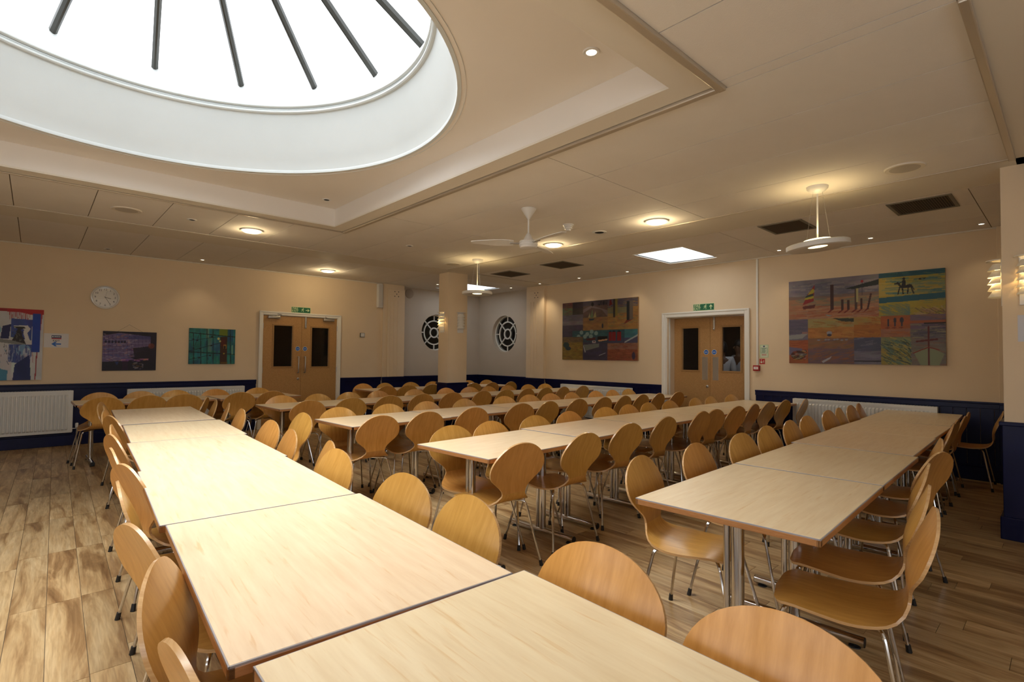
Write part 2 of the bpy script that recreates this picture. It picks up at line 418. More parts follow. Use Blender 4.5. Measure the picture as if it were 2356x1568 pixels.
pilaster(wr, Matrix.Translation((XB, 7.77, 0)) @ Matrix.Rotation(-PI/2, 4, 'Z'), .55)
pilaster(wr, Matrix.Translation((XB, .33, 0)) @ Matrix.Rotation(-PI/2, 4, 'Z'), .46)

# dado: rail + boards, baseboards
def run_dado(side, p0, p1, nrm, boards=True, n0=0):
    """p0->p1 along wall, nrm points into the room"""
    p0 = Vector((*p0, 0)); p1 = Vector((*p1, 0)); d = (p1-p0); Ln = d.length; d.normalize(); nv = Vector((*nrm, 0))
    Mx = Matrix(((d.x, nv.x, 0, p0.x), (d.y, nv.y, 0, p0.y), (0, 0, 1, 0), (0, 0, 0, 1)))
    r = MB().cbox((0, 0, DZ-.075), (Ln, .030, DZ-.02), .004).cbox((0, 0, DZ-.022), (Ln, .045, DZ), .006).build('trim_1', M['navy']); r.matrix_world = Mx; struct(r)
    bb = MB().cbox((0, 0, 0), (Ln, .024, .15), .004).cbox((0, 0, .15), (Ln, .016, .175), .004).build('baseboard_'+side, M['navy']); bb.matrix_world = Mx; struct(bb)
    par = wl if side == 'left' else wr
    if boards:
        bw = .118; k = int(Ln/bw)+1; me = None
        for i in range(k):
            w = min(bw, Ln-i*bw)
            if w < .02: continue
            if w == bw:
                if me is None: me = MB().cbox((.0012, 0, .17), (bw-.0012, .012, DZ-.07), .004).mesh('dado_board', M['navy'])
                o = link('dado_board', me, par)
            else: o = MB().cbox((.0012, 0, .17), (w-.0012, .012, DZ-.07), .004).build('dado_board', M['navy'], par)
            o.matrix_world = Mx @ Matrix.Translation((i*bw, 0, 0))
    else:
        o = MB().cbox((0, 0, .17), (Ln, .008, DZ-.07), .002).build('dado_panel', M['navy'], par); o.matrix_world = Mx
run_dado('left', (XA, YA), (2.90, YA), (0, -1), False)
run_dado('left', (4.45, YA), (5.34, YA), (0, -1), False)
run_dado('left', (5.34, YA-.05), (5.86, YA-.05), (0, -1), False)
run_dado('left', (5.86, 10.0), (8.1, 10.0), (0, -1), False)
run_dado('right', (8.1, 10.0), (8.1, 8.05), (-1, 0), True)
run_dado('right', (XB-.05, 8.05), (XB-.05, 7.49), (-1, 0), False)
run_dado('right', (XB, 7.49), (XB, 4.75), (-1, 0), True)
run_dado('right', (XB, 3.20), (XB, .56), (-1, 0), True)
run_dado('right', (XB-.05, .56), (XB-.05, .10), (-1, 0), False)
# column at the right edge
DC = .886
def column_dado(x0, y0, x1, y1, name='trim_2'):
    b = MB().cbox((x0-.012, y0-.012, 0), (x1+.012, y1+.012, DC-.02), .004).cbox((x0-.03, y0-.03, DC-.03), (x1+.03, y1+.03, DC), .006)
    b.cbox((x0-.03, y0-.03, 0), (x1+.03, y1+.03, .17), .006)
    return struct(b.build(name, M['navy']))
column_dado(5.46, -2.9, 5.96, .365)
# free-standing pillar
pil = MB().cbox((5.42, 7.57, 0), (5.85, 7.87, C), .008)
pil.tube([(5.42, 7.57, .86), (5.42, 7.57, C)], .008, 6)
struct(pil.build('wall_pillar', M['wall']))
DCs = DC; DC = .86
column_dado(5.42, 7.57, 5.85, 7.87, 'trim_3'); DC = DCs

# ------------------------------------------------------------------ setting: ceiling
CX, CY, R0, R1 = .516, 3.685, 1.77, 1.62
cof = (-1.52, 2.55, 1.50, 5.86)
ZU = 3.05
def slab_with_holes(b, x0, x1, y0, y1, z0, z1, holes):
    xs = sorted(set([x0, x1]+[h[0] for h in holes]+[h[1] for h in holes])); ys = sorted(set([y0, y1]+[h[2] for h in holes]+[h[3] for h in holes]))
    for i in range(len(xs)-1):
        for j in range(len(ys)-1):
            mx, my = (xs[i]+xs[i+1])/2, (ys[j]+ys[j+1])/2
            if any(h[0] < mx < h[1] and h[2] < my < h[3] for h in holes): continue
            b.box((xs[i], ys[j], z0), (xs[i+1], ys[j+1], z1))
SK1 = (6.39, 7.40, 3.56, 4.33); SK2 = (6.50, 7.51, 8.56, 9.56)
b = MB(); GR = lambda h, e: (h[0]-e, h[1]+e, h[2]-e, h[3]+e)
slab_with_holes(b, XA-.16, 8.3, -3.16, 10.2, C+.008, C+.06, [GR(cof, .04), GR(SK1, .012), GR(SK2, .012)])
ceil = struct(b.build('ceiling', M['gap']))
def cpart(name, boxes, m, ch=.0):
    b = MB()
    for a, c in boxes:
        if ch: b.cbox(a, c, ch)
        else: b.box(a, c)
    return b.build(name, m, ceil)
g = .0035
# plain bands between the panel fields
cpart('ceiling_band', [((XA, 7.41, C-.003), (XB, 7.97, C+.012))], M['strip'])
cpart('ceiling_band', [((5.28, .0, C-.003), (5.91, 7.40, C+.012))], M['strip'])
b = MB(); slab_with_holes(b, 5.36, 8.1, 7.98, 10.0, C, C+.012, [SK2]); b.build('ceiling_band', M['plaster'], ceil)
cpart('coffer_frame', [((2.55, 1.33, C-.003), (2.715, 6.02, C+.012)), ((XA, 5.86, C-.003), (2.55, 6.02, C+.012)), ((-1.7, 1.33, C-.003), (2.55, 1.50, C+.012)), ((-1.7, 1.50, C-.003), (-1.52, 5.86, C+.012))], M['strip'])
cpart('ceiling_band', [((2.80, -3, C-.003), (5.46, .27, C+.012))], M['strip'])
# metal rails round the coffer and down the right
def rail(p, q, m=M['trimmetal'], w=.045, h=.022):
    x0, x1 = sorted((p[0], q[0])); y0, y1 = sorted((p[1], q[1]))
    if x1-x0 < y1-y0: a, c = (x0-w/2, y0, C-h), (x0+w/2, y1, C+.008)
    else: a, c = (x0, y0-w/2, C-h), (x1, y0+w/2, C+.008)
    return struct(MB().cbox(a, c, .006).build('trim_4', m))
rail((2.745, 1.32), (2.745, 6.03)); rail((-1.72, 1.30), (2.77, 1.30)); rail((XA, 6.045), (2.77, 6.045), w=.022, h=.012)
rail((2.77, .285), (5.27, .285), w=.04)
rail((5.93, 7.385), (XB, 7.385), w=.012, h=.006); rail((5.915, .02), (5.915, 7.40), w=.010, h=.006); rail((5.275, .30), (5.275, 7.40), w=.010, h=.008)
# cornice line
struct(MB().cbox((XA, YA-.02, C-.016), (5.34, YA, C), .004).build('trim_5', M['strip'])); struct(MB().cbox((XB-.02, .56, C-.016), (XB, 7.49, C), .004).build('trim_5', M['strip']))
# ceiling panels, each its own
holes4 = [SK1]
def panel(x0, x1, y0, y1):
    if x1-x0 < .03 or y1-y0 < .03: return
    b = MB()
    hs = [h for h in (SK1,) if h[0] < x1 and h[1] > x0 and h[2] < y1 and h[3] > y0]
    if hs:
        cx0, cx1, cy0, cy1 = x0+g, x1-g, y0+g, y1-g
        hh = [(max(h[0], cx0), min(h[1], cx1), max(h[2], cy0), min(h[3], cy1)) for h in hs]
        slab_with_holes(b, cx0, cx1, cy0, cy1, C, C+.012, hh)
    else: b.box((x0+g, y0+g, C), (x1-g, y1-g, C+.012))
    b.build('ceiling_panel', M['panel'], ceil, fix=False)
def field(xs, ys):
    for i in range(len(xs)-1):
        for j in range(len(ys)-1): panel(xs[i], xs[i+1], ys[j], ys[j+1])
p6 = .6085
field([XA]+[-.18+p6*k for k in range(-4, 10)][0:]+[], [7.98, YA-.01]) if False else None
xsA = sorted([x for x in [-.18+p6*k for k in range(-4, 9)] if x < 5.2]+[XA, 5.35]); field(xsA, [7.98, YA])
xsF = sorted([x for x in [-.2+.592*k for k in range(-4, 5)] if x < 2.3]+[XA, 2.78]); field(xsF, [6.055, 7.40])
field([2.78, 3.385, 4.0, 4.625, 5.27], [.305, 2.66, 5.02, 7.40])
xsN = [2.76-.31*0]+[2.08-.61*k for k in range(0, 8)]; field(sorted([x for x in [2.69, 2.08, 1.47, .86, .25, -.36, -.97, -1.58, -2.19]]+[XA, 2.78]), [-3, -1.0, 1.28])
field([XA, -1.72], [1.28, 3.6, 6.02])
field([5.92, 6.56, 7.2, XB], [.0, .6, 2.84, 4.95, 7.375])
# coffer sides and upper soffit
b = MB(); t = .03
zc = C+.0122
b.box((cof[1], cof[2]-t, zc), (cof[1]+t, cof[3]+t, ZU)); b.box((cof[0]-t, cof[2]-t, zc), (cof[0], cof[3]+t, ZU))
b.box((cof[0], cof[3], zc), (cof[1], cof[3]+t, ZU)); b.box((cof[0], cof[2]-t, zc), (cof[1], cof[2], ZU))
b.build('coffer_side', M['plaster'], ceil)
n = 96; circ = [(CX+R0*math.cos(2*PI*i/n), CY+R0*math.sin(2*PI*i/n)) for i in range(n)]
def oray(i):
    t = 2*PI*i/n; dx, dy = math.cos(t), math.sin(t); k = min([(cof[1]+t_-CX)/dx if dx > 1e-9 else 1e9 for t_ in (.03,)]+[(cof[0]-.03-CX)/dx if dx < -1e-9 else 1e9]+[(cof[3]+.03-CY)/dy if dy > 1e-9 else 1e9]+[(cof[2]-.03-CY)/dy if dy < -1e-9 else 1e9])
    return (CX+dx*k, CY+dy*k)
outp = [oray(i) for i in range(n)]
b = MB()
for z in (ZU, ZU+.03):
    b.add([(p[0], p[1], z) for p in circ+outp], [(i, (i+1) % n, n+(i+1) % n, n+i) for i in range(n)])
    for qx in (cof[0]-.03, cof[1]+.03):
        for qy in (cof[2]-.03, cof[3]+.03):
            ang = math.atan2(qy-CY, qx-CX) % (2*PI); j = int(ang/(2*PI)*n)
            b.add([(*outp[j], z), (qx, qy, z), (*outp[(j+1) % n], z)], [(0, 1, 2)])
b.build('coffer_soffit', M['plaster'], ceil, fix=False)

# round roof light: flared drum, ring moulding, upper band, bars, panes
prof = [(R0+.0, 3.045), (R0, 3.06), (1.735, 3.16), (1.70, 3.28), (1.665, 3.40), (1.635, 3.51), (R1+.005, 3.565), (R1+.005, 3.57)]
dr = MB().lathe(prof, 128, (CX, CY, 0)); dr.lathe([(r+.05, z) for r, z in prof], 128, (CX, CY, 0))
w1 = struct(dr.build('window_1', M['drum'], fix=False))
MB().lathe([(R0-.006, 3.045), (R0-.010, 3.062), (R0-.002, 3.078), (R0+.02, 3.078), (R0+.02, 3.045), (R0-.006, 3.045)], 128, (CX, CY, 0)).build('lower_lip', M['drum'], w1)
def ring(z, out=.022, h=.014):
    return [(R1+.02, z-h), (R1-out*.6, z-h), (R1-out, z-h*.4), (R1-out, z+h*.4), (R1-out*.6, z+h), (R1+.02, z+h)]
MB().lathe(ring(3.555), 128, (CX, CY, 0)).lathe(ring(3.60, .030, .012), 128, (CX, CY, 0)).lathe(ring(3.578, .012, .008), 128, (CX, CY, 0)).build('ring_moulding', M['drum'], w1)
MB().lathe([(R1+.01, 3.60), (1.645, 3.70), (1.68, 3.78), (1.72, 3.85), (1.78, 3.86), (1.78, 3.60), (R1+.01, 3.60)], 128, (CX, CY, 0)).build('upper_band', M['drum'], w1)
AP = Vector((CX, CY, 4.92)); NB = 16; A0 = math.radians(16.3)
for k in range(NB):
    a = A0+2*PI*k/NB; p0 = Vector((CX+1.73*math.cos(a), CY+1.73*math.sin(a), 3.84))
    d = (AP-p0).normalized(); side = Vector((-math.sin(a), math.cos(a), 0)); up = side.cross(d).normalized()
    if up.z < 0: up = -up
    q0 = p0; q1 = AP - d*.10; vs = []
    for q in (q0, q1):
        for sx, sz in ((-.024, -.035), (-.007, -.055), (.007, -.055), (.024, -.035), (.024, .0), (-.024, .0)): vs.append(q+side*sx+up*sz)
    MB().add(vs, [(0,1,2,3,4,5)[::-1], (6,7,8,9,10,11)]+[(i, (i+1) % 6, 6+(i+1) % 6, 6+i) for i in range(6)]).build('glazing_bar', M['mullion'], w1)
for k in range(NB):
    a, c2 = A0+2*PI*k/NB, A0+2*PI*(k+1)/NB
    P = lambda t, r, z: (CX+r*math.cos(t), CY+r*math.sin(t), z)
    mid = (a+c2)/2
    MB().add([P(a, 1.76, 3.855), P(c2, 1.76, 3.855), P(c2, .10, 4.875), P(a, .10, 4.875), P(a, 1.76, 3.861), P(c2, 1.76, 3.861), P(c2, .10, 4.881), P(a, .10, 4.881)],
             [(0,1,2,3), (4,7,6,5), (0,4,5,1), (1,5,6,2), (2,6,7,3), (3,7,4,0)]).build('glass_pane', M['glass'], w1)
MB().lathe([(.001, 4.80), (.11, 4.80), (.13, 4.85), (.12, 4.93), (.001, 4.95)], 24, (CX, CY, 0)).build('hub', M['mullion'], w1)
# opaque roof deck over the room around the drum
rb = MB(); slab_with_holes(rb, XA-.16, 8.5, -3.3, 10.4, 3.30, 3.36, [(CX-1.85, CX+1.85, CY-1.85, CY+1.85), GR(SK1, .03), GR(SK2, .03)])
rb.build('roof_deck', M['strip'], ceil)
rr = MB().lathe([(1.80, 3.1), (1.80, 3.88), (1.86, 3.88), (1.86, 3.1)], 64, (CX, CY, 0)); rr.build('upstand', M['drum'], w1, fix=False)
# two square rooflights
for nm, h in (('window_2', SK1), ('window_3', SK2)):
    b = MB(); x0, x1, y0, y1 = h; t = .02
    b.box((x0-t, y0-t, C+.001), (x0, y1+t, 3.34)); b.box((x1, y0-t, C+.001), (x1+t, y1+t, 3.34)); b.box((x0, y0-t, C+.001), (x1, y0, 3.34)); b.box((x0, y1, C+.001), (x1, y1+t, 3.34))
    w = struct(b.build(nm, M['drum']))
    b = MB().box((x0-.012, y0-.012, C-.006), (x0, y1+.012, C+.002)).box((x1, y0-.012, C-.006), (x1+.012, y1+.012, C+.002)).box((x0, y0-.012, C-.006), (x1, y0, C+.002)).box((x0, y1, C-.006), (x1, y1+.012, C+.002))
    b.build('window_frame', M['white'], w)
    MB().add([(x0, y0, C+.02), (x1, y0, C+.02), (x1, y1, C+.02), (x0, y1, C+.02)], [(0, 1, 2, 3)]).build('glass_pane', M['frost1' if nm == 'window_2' else 'frost2'], w, fix=False)

# round windows in the corner recess
def round_window(name, M4, rad):
    w = empty(name); w.matrix_world = M4; struct(w)
    def ringm(r, wd, d0, d1, nn=48):
        return MB().lathe([(r-wd/2, d0), (r-wd/2, d1), (r+wd/2, d1), (r+wd/2, d0), (r-wd/2, d0)], nn)
    ringm(rad-.012, .026, -.01, .06).build('window_frame', M['white'], w)
    ringm(rad*.66, .026, .0, .035).build('glazing_ring', M['white'], w)
    ringm(rad*.26, .030, .0, .035, 32).build('glazing_ring', M['white'], w)
    for k in range(4):
        a = PI/4+PI/2*k
        MB().box((rad*.28, -.011, .0), (rad*.97, .011, .033)).xf(Matrix.Rotation(a, 4, 'Z')).build('glazing_bar', M['white'], w)
        a = PI/2*k
        MB().box((rad*.68, -.011, .0), (rad*.97, .011, .033)).xf(Matrix.Rotation(a, 4, 'Z')).build('glazing_bar', M['white'], w)
    MB().lathe([(.0005, .012), (rad*.985, .012), (rad*.985, .017), (.0005, .017)], 48).build('glass_pane', M['tglass'], w)
round_window('window_4', Matrix.Translation((RWA[0], 10.11, RWA[1])) @ Matrix.Rotation(-PI/2, 4, 'X'), RWA[2])
round_window('window_5', Matrix.Translation((8.20, RWB[0], RWB[1])) @ Matrix.Rotation(PI/2, 4, 'Z') @ Matrix.Rotation(PI/2, 4, 'X'), RWB[2])

# ------------------------------------------------------------------ doors
def textmesh(txt, size, mi, thick=.0008, align='CENTER', xs=1.0):
    cu = bpy.data.curves.new('txt', 'FONT'); cu.body = txt; cu.size = size; cu.align_x = align; cu.align_y = 'CENTER'; cu.extrude = thick; cu.resolution_u = 2; cu.offset = size*.012
    ob = bpy.data.objects.new('txt', cu); COL.objects.link(ob)
    bpy.context.view_layer.update()
    me = bpy.data.meshes.new_from_object(ob.evaluated_get(bpy.context.evaluated_depsgraph_get()))
    vs = [(v.co.x*xs, v.co.y, v.co.z) for v in me.vertices]; fs = [list(p.vertices) for p in me.polygons]
    bpy.data.objects.remove(ob); bpy.data.curves.remove(cu); bpy.data.meshes.remove(me)
    return vs, fs, mi
def put_text(b, txt, size, x, y, z, mi, **kw):
    vs, fs, _ = textmesh(txt, size, mi, **kw); b.add([(v[0]+x, v[1]+y, v[2]+z) for v in vs], fs, mi)
# a flat sign lives in its own frame: x right, y up, z out of the wall
def frameM(o, right, out):
    r = Vector(right); n = Vector(out); u = Vector((0, 0, 1))
    return Matrix(((r.x, u.x, n.x, o[0]), (r.y, u.y, n.y, o[1]), (r.z, u.z, n.z, o[2]), (0, 0, 0, 1)))
RA, NA = (1, 0, 0), (0, -1, 0)      # wall with the clock
RB, NBv = (0, -1, 0), (-1, 0, 0)    # wall with the big paintings
M['blue'] = mat('sign_blue', srgb(20, 95, 185), .4); M['swhite'] = mat('sign_white', (.8, .8, .78), .4)
M['green'] = mat('sign_green', (.01, .13, .06), .4); M['lime'] = mat('sign_glow_white', (.62, .74, .42), .4)

def door(name, o, R, Nn, w, h, arch, closers, plates, vps, depth):
    """local frame x right, y up, z out; origin bottom centre of leaf plane front"""
    D = empty(name); D.matrix_world = frameM(o, R, Nn); struct(D)
    hw = w/2
    # lining + architrave
    b = MB(); d = depth
    b.cbox((-hw-.03, 0, -.03), (-hw, h+.03, d), .003).cbox((hw, 0, -.03), (hw+.03, h+.03, d), .003).cbox((-hw, h, -.03), (hw, h+.03, d), .003)
    if depth > .1: b.cbox((-hw-.001, 0, d-.09), (-hw+.014, h, d-.05), .002).cbox((hw-.014, 0, d-.09), (hw+.001, h, d-.05), .002)
    b.build('door_frame', M['white'], D)
    b = MB(); aw = arch
    for s in (-1, 1):
        x0, x1 = sorted((s*(hw+.008), s*(hw+.008+aw))); b.cbox((x0, 0, d), (x1, h+.008+aw, d+.018), .004)
        x0, x1 = sorted((s*(hw+aw-.018), s*(hw+.008+aw))); b.cbox((x0, 0, d+.016), (x1, h+.008+aw, d+.030), .005)
    b.cbox((-hw-.008, h+.008, d), (hw+.008, h+.008+aw, d+.018), .004).cbox((-hw-aw, h+aw-.018, d+.016), (hw+aw, h+.008+aw, d+.030), .005)
    b.build('architrave', M['white'], D)
    for s in (-1, 1):
        lf = empty('door_leaf'); lf.parent = D
        x0, x1 = (-hw+.003, -.002) if s < 0 else (.002, hw-.003)
        v0, v1, vz0, vz1 = vps[0 if s < 0 else 1]
        b = MB(); t0, t1 = -.044, 0
        for a, c in (((x0, .005), (v0, h-.003)), ((v1, .005), (x1, h-.003)), ((v0, .005), (v1, vz0)), ((v0, vz1), (v1, h-.003))):
            b.box((a[0], a[1], t0), (c[0], c[1], t1))
        b.build('leaf_panel', M['oak'], lf)
        b = MB(); e = .022
        for a, c in (((v0-e, vz0-e), (v0+.006, vz1+e)), ((v1-.006, vz0-e), (v1+e, vz1+e)), ((v0, vz0-e), (v1, vz0+.006)), ((v0, vz1-.006), (v1, vz1+e))):
            b.cbox((a[0], a[1], -.03), (c[0], c[1], .010), .003)
        b.build('glazing_bead', M['oaklip'], lf)
        MB().box((v0, vz0, -.026), (v1, vz1, -.020)).build('glass_pane', M['tglass'], lf)
        dx = s*.068
        b = MB().lathe([(.0005, .0), (.042, .0), (.042, .0015), (.0005, .0015)], 28, (dx, 1.445, 0), mi=0).lathe([(.0005, .0015), (.037, .0015), (.037, .0022), (.0005, .0022)], 28, (dx, 1.445, 0), mi=1)
        put_text(b, 'Fire door', .013, dx, 1.452, .0025, 0, thick=.0003); put_text(b, 'keep shut', .013, dx, 1.437, .0025, 0, thick=.0003)
        b.build('fire_door_disc', [M['swhite'], M['blue']], lf)
        if plates:
            MB().cbox((s*.09-.048, .99, 0), (s*.09+.048, 1.365, .002), .001).build('push_plate', M['steel'], lf)
        else:
            x = s*.062
            MB().tube([(x, 1.0, 0), (x, 1.0, .05), (x, 1.01, .055), (x, 1.285, .055), (x, 1.295, .05), (x, 1.295, 0)], .010, 10).build('pull_handle', M['steel'], lf)
            for hz in (.25, 1.05, 1.85):
                MB().tube([(s*(hw-.0), hz-.05, .006), (s*(hw-.0), hz+.05, .006)], .008, 8).build('hinge', M['steel'], lf)
        if s < 0:
            MB().lathe([(.0005, .012), (.012, .012), (.022, .004), (.024, 0)], 20, (-.05, .885, 0)).lathe([(.0005, .016), (.006, .016), (.006, .01)], 12, (-.05, .885, 0), mi=1).build('lock', [M['steel'], M['black']], lf)
        if closers:
            xc = s*(hw*.74)
            MB().cbox((xc-.105, 1.985, 0), (xc+.105, 2.035, .055), .008).tube([(xc-.02, 2.035, .03), (xc+.10*s*-1, 2.055, .12), (xc+.06*-s, 2.075, .03)], .006, 6).build('door_closer', M['steel'], lf)
        if s > 0:
            MB().cbox((.055, h-.215, 0), (.085, h-.0, .022), .005).lathe([(.0005, .034), (.013, .030), (.014, 0)], 14, (.07, h-.195, 0)).build('rebate_bolt', M['steel'], lf)
    return D
door('door_1', (3.685, YA-.004, 0), RA, NA, 1.372, 2.045, .062, True, False,
     [(3.183-3.685, 3.517-3.685, 1.11, 1.868), (3.873-3.685, 4.212-3.685, 1.106, 1.856)], .012)
door('door_2', (8.105, 4.018, 0), RB, NBv, 1.30, 2.018, .078, False, True,
     [(-.495, -.195, 1.14, 1.85), (.20, .50, 1.14, 1.85)], .229)

# ------------------------------------------------------------------ radiators
def radiator(o, R, Nn, w, z0, z1, label, valve=1, group='white panel radiators along the walls'):
    D = empty('radiator', label=label, cat='radiator', group=None); D.matrix_world = frameM(o, R, Nn)
    h = z1-z0; hw = w/2
    MB().cbox((-hw, z0, .035), (hw, z1, .10), .004).build('radiator_body', M['rad'], D)
    b = MB(); p = .040; k = int((w-.05)/p); x = -k*p/2
    zz = [(z0+.035, .100), (z0+.055, .114), (z1-.075, .114), (z1-.055, .100)]
    for i in range(k):
        a = x+i*p
        vs = []
        for u, d in ((a, 0), (a+.006, 1), (a+.026, 1), (a+.032, 0)):
            for q in zz: vs.append((u, q[0], .100 if d == 0 else q[1]))
        fs = [(m4*4+j, m4*4+j+1, (m4+1)*4+j+1, (m4+1)*4+j) for m4 in range(3) for j in range(3)]
        b.add(vs, fs)
    b.build('fluted_front', M['rad'], D, fix=False)['kind'] = 'stuff'
    b = MB(); kk = int(w/.03)
    for i in range(kk): b.box((-hw+.01+i*.03, z1, .045), (-hw+.03+i*.03, z1+.004, .09))
    b.cbox((-hw-.004, z1-.03, .03), (hw+.004, z1+.001, .104), .003)
    b.build('top_grille', M['rad'], D, fix=False)
    for s in (-1, 1):
        MB().cbox((s*(hw+.002)-.004, z0+.01, .03), (s*(hw+.002)+.004, z1, .102), .003).build('side_cover', M['rad'], D)
    v = MB().tube([(valve*hw, z0+.05, .06), (valve*(hw+.055), z0+.05, .06), (valve*(hw+.055), z0+.0, .06), (valve*(hw+.055), 0.0, .06)], .008, 8).build('pipe', M['steel'], D)
    vv = MB(); vv.lathe([(.001, .0), (.016, .0), (.02, .02), (.02, .06), (.014, .068), (.001, .068)], 16); vv.xf(Matrix.Translation((valve*(hw+.055), z0+.06, .06)) @ Matrix.Rotation(-PI/2, 4, 'X')).build('valve_cap', M['plastic'], D)
    return D
radiator((-.58, YA-.01, 0), RA, NA, 2.0, .193, .79, 'white fluted radiator at far left under the large canvas, standing clear of tables')
radiator((1.87, YA-.01, 0), RA, NA, 1.63, .193, .785, 'long white radiator behind the wall-side chairs, left of the handled doors', valve=-1)
radiator((XB-.014, 6.15, 0), RB, NBv, 1.65, .193, .80, 'white radiator under the smaller seaside collage painting')
radiator((XB-.014, 1.87, 0), RB, NBv, 1.56, .193, .80, 'white radiator under the larger collage with the red sailboat')

# ------------------------------------------------------------------ chair
PC = np.array([(-.325,.822),(-.305,.775),(-.286,.735),(-.266,.69),(-.250,.645),(-.240,.60),(-.238,.56),(-.241,.52),(-.236,.487),(-.219,.462),(-.192,.446),(-.155,.438),(-.11,.434),(-.06,.432),(0,.433),(.06,.437),(.11,.441),(.145,.440),(.170,.433),(.187,.424)])
def catmull(a, x):
    i = np.clip(np.floor(x).astype(int), 0, len(a)-2); f = (x-i)[:, None]; g_ = lambda k: a[np.clip(k, 0, len(a)-1)]
    p0, p1, p2, p3 = g_(i-1), g_(i), g_(i+1), g_(i+2)
    return .5*((2*p1)+(-p0+p2)*f+(2*p0-5*p1+4*p2-p3)*f*f+(-p0+3*p1-3*p2+p3)*f**3)
DP = catmull(PC, np.linspace(0, len(PC)-1, 800)); DS = np.r_[0, np.cumsum(np.hypot(*np.diff(DP, axis=0).T))]; SE = DS[-1]
WS = np.array([(.165,.213),(.20,.208),(.235,.187),(.265,.152),(.29,.119),(.312,.095),(.335,.087),(.355,.094),(.375,.118),(.40,.148),(.43,.174),(.47,.193),(.52,.202),(.57,.201),(.61,.194),(SE-.055,.181)])
_ss = np.linspace(0, SE, 600); _w = np.interp(_ss, WS[:, 0], WS[:, 1]); _k = np.exp(-.5*(np.arange(-24, 25)/8.)**2); _k /= _k.sum(); _w = np.convolve(np.pad(_w, 24, 'edge'), _k, 'valid')
def width(sv):
    sv = np.asarray(sv); w = np.interp(sv, _ss, _w)
    t = np.clip((sv-.165)/.165, -1, 0); w = np.where(sv < .165, .2125*np.sqrt(np.clip(1-t*t, 0, 1)), w)
    f = np.clip((sv-(SE-.055))/.055, 0, 1); w = np.where(f > 0, w*(1-f**2.6)**(1/2.6)*1.0, w)
    return np.maximum(w, .003)
SS = np.concatenate([.165*(1-np.cos(np.linspace(0, PI/2, 12))), np.linspace(.18, .335, 9)[0:], np.linspace(.35, SE-.06, 15), SE-.055*np.cos(np.linspace(.15, PI/2, 9))])
FS = np.unique(np.round(SS, 5)); FP = np.c_[np.interp(FS, DS, DP[:, 0]), np.interp(FS, DS, DP[:, 1])]; FW = width(FS)
ISPLIT = int(np.argmin(abs(FS-.335)))
def shell_mesh(name, i0, i1, nc=10, th=.0105):
    b = MB(); b.uv = []; nr = i1-i0+1; T = np.c_[np.interp(FS, DS, np.gradient(DP[:, 0])), np.interp(FS, DS, np.gradient(DP[:, 1]))]; T /= np.linalg.norm(T, axis=1)[:, None]
    Nn = np.c_[-T[:, 1], T[:, 0]]   # normal in y,z; flips so that it points to the sitter
    Nn = -Nn
    tot = len(FP)
    def pt(i, j, side):
        u = -1+2*j/nc; w = max(FW[i], .002); x = u*w
        back = np.clip((.34-FS[i])/.14, 0, 1)      # 1 on the backrest
        curv = .020*(x/.2)**2*back + .009*(x/.2)**2*(1-back)
        p = FP[i] + Nn[i]*(curv*1.0 if back > 0 else curv) + Nn[i]*side*th/2
        return (x, p[0], p[1])
    vs = [pt(i, j, s) for s in (1, -1) for i in range(i0, i1+1) for j in range(nc+1)]
    uv = [(vs[k][0], FS[i0+(k % (nr*(nc+1)))//(nc+1)]) for k in range(len(vs))]
    m = nc+1; off = nr*m
    f1 = [(r*m+j, r*m+j+1, (r+1)*m+j+1, (r+1)*m+j) for r in range(nr-1) for j in range(nc)]
    f2 = [tuple(off+k for k in f[::-1]) for f in f1]
    b.add(vs, f1+f2, 0, True); b.uv += uv
    rim = []
    loop = [j for j in range(m)]+[r*m+nc for r in range(1, nr)]+[(nr-1)*m+j for j in range(nc-1, -1, -1)]+[r*m for r in range(nr-2, 0, -1)]
    o = len(b.v); k = len(loop)
    b.add([vs[i] for i in loop]+[vs[off+i] for i in loop], [(i, (i+1) % k, k+(i+1) % k, k+i) for i in range(k)], 1, True)
    b.uv += [uv[i] for i in loop]*2
    me = b.mesh(name, [M['ply'], M['plyedge']], fix=False)
    return me
IS = ISPLIT
me_back = shell_mesh('backrest', 0, IS); me_seat = shell_mesh('seat', IS, len(FP)-1)
def bez(p, n=5):
    """polyline with rounded corners"""
    out = [Vector(p[0])]
    for i in range(1, len(p)-1):
        a, b_, c = Vector(p[i-1]), Vector(p[i]), Vector(p[i+1]); r = .035
        p1 = b_+(a-b_).normalized()*min(r, (a-b_).length*.45); p2 = b_+(c-b_).normalized()*min(r, (c-b_).length*.45)
        for k in range(n): t = k/(n-1); out.append(p1*(1-t)**2+b_*2*t*(1-t)+p2*t*t)
    out.append(Vector(p[-1])); return out
LR = .0078
def legmesh(sx, sy):
    if sy < 0: pts = [(sx*.03, -.055, .419), (sx*.165, -.165, .415), (sx*.238, -.236, .03)]
    else: pts = [(sx*.03, .05, .417), (sx*.165, .14, .418), (sx*.238, .236, .03)]
    return MB().tube(bez(pts, 6), LR, 8).mesh('leg', M['chrome'])
def footmesh(sx, sy):
    a = Vector((sx*.238, sy*.236, .036)); return MB().tube([a, (sx*.2435, sy*.241, .0)], [.0105, .0125], 8).mesh('foot_cap', M['black'])
LEGS = [(sx, sy, legmesh(sx, sy), footmesh(sx, sy)) for sx in (-1, 1) for sy in (-1, 1)]
me_mount = MB().cbox((-.07, -.075, .413), (.07, .065, .427), .004).mesh('mounting_plate', M['black'])
def make_chair():
    r = empty('dining_chair')
    link('backrest', me_back, r); link('seat', me_seat, r); link('mounting_plate', me_mount, r)
    for sx, sy, ml, mf in LEGS:
        l = link('leg', ml, r); link('foot_cap', mf, l)
    return r
proto = make_chair(); used = [False]
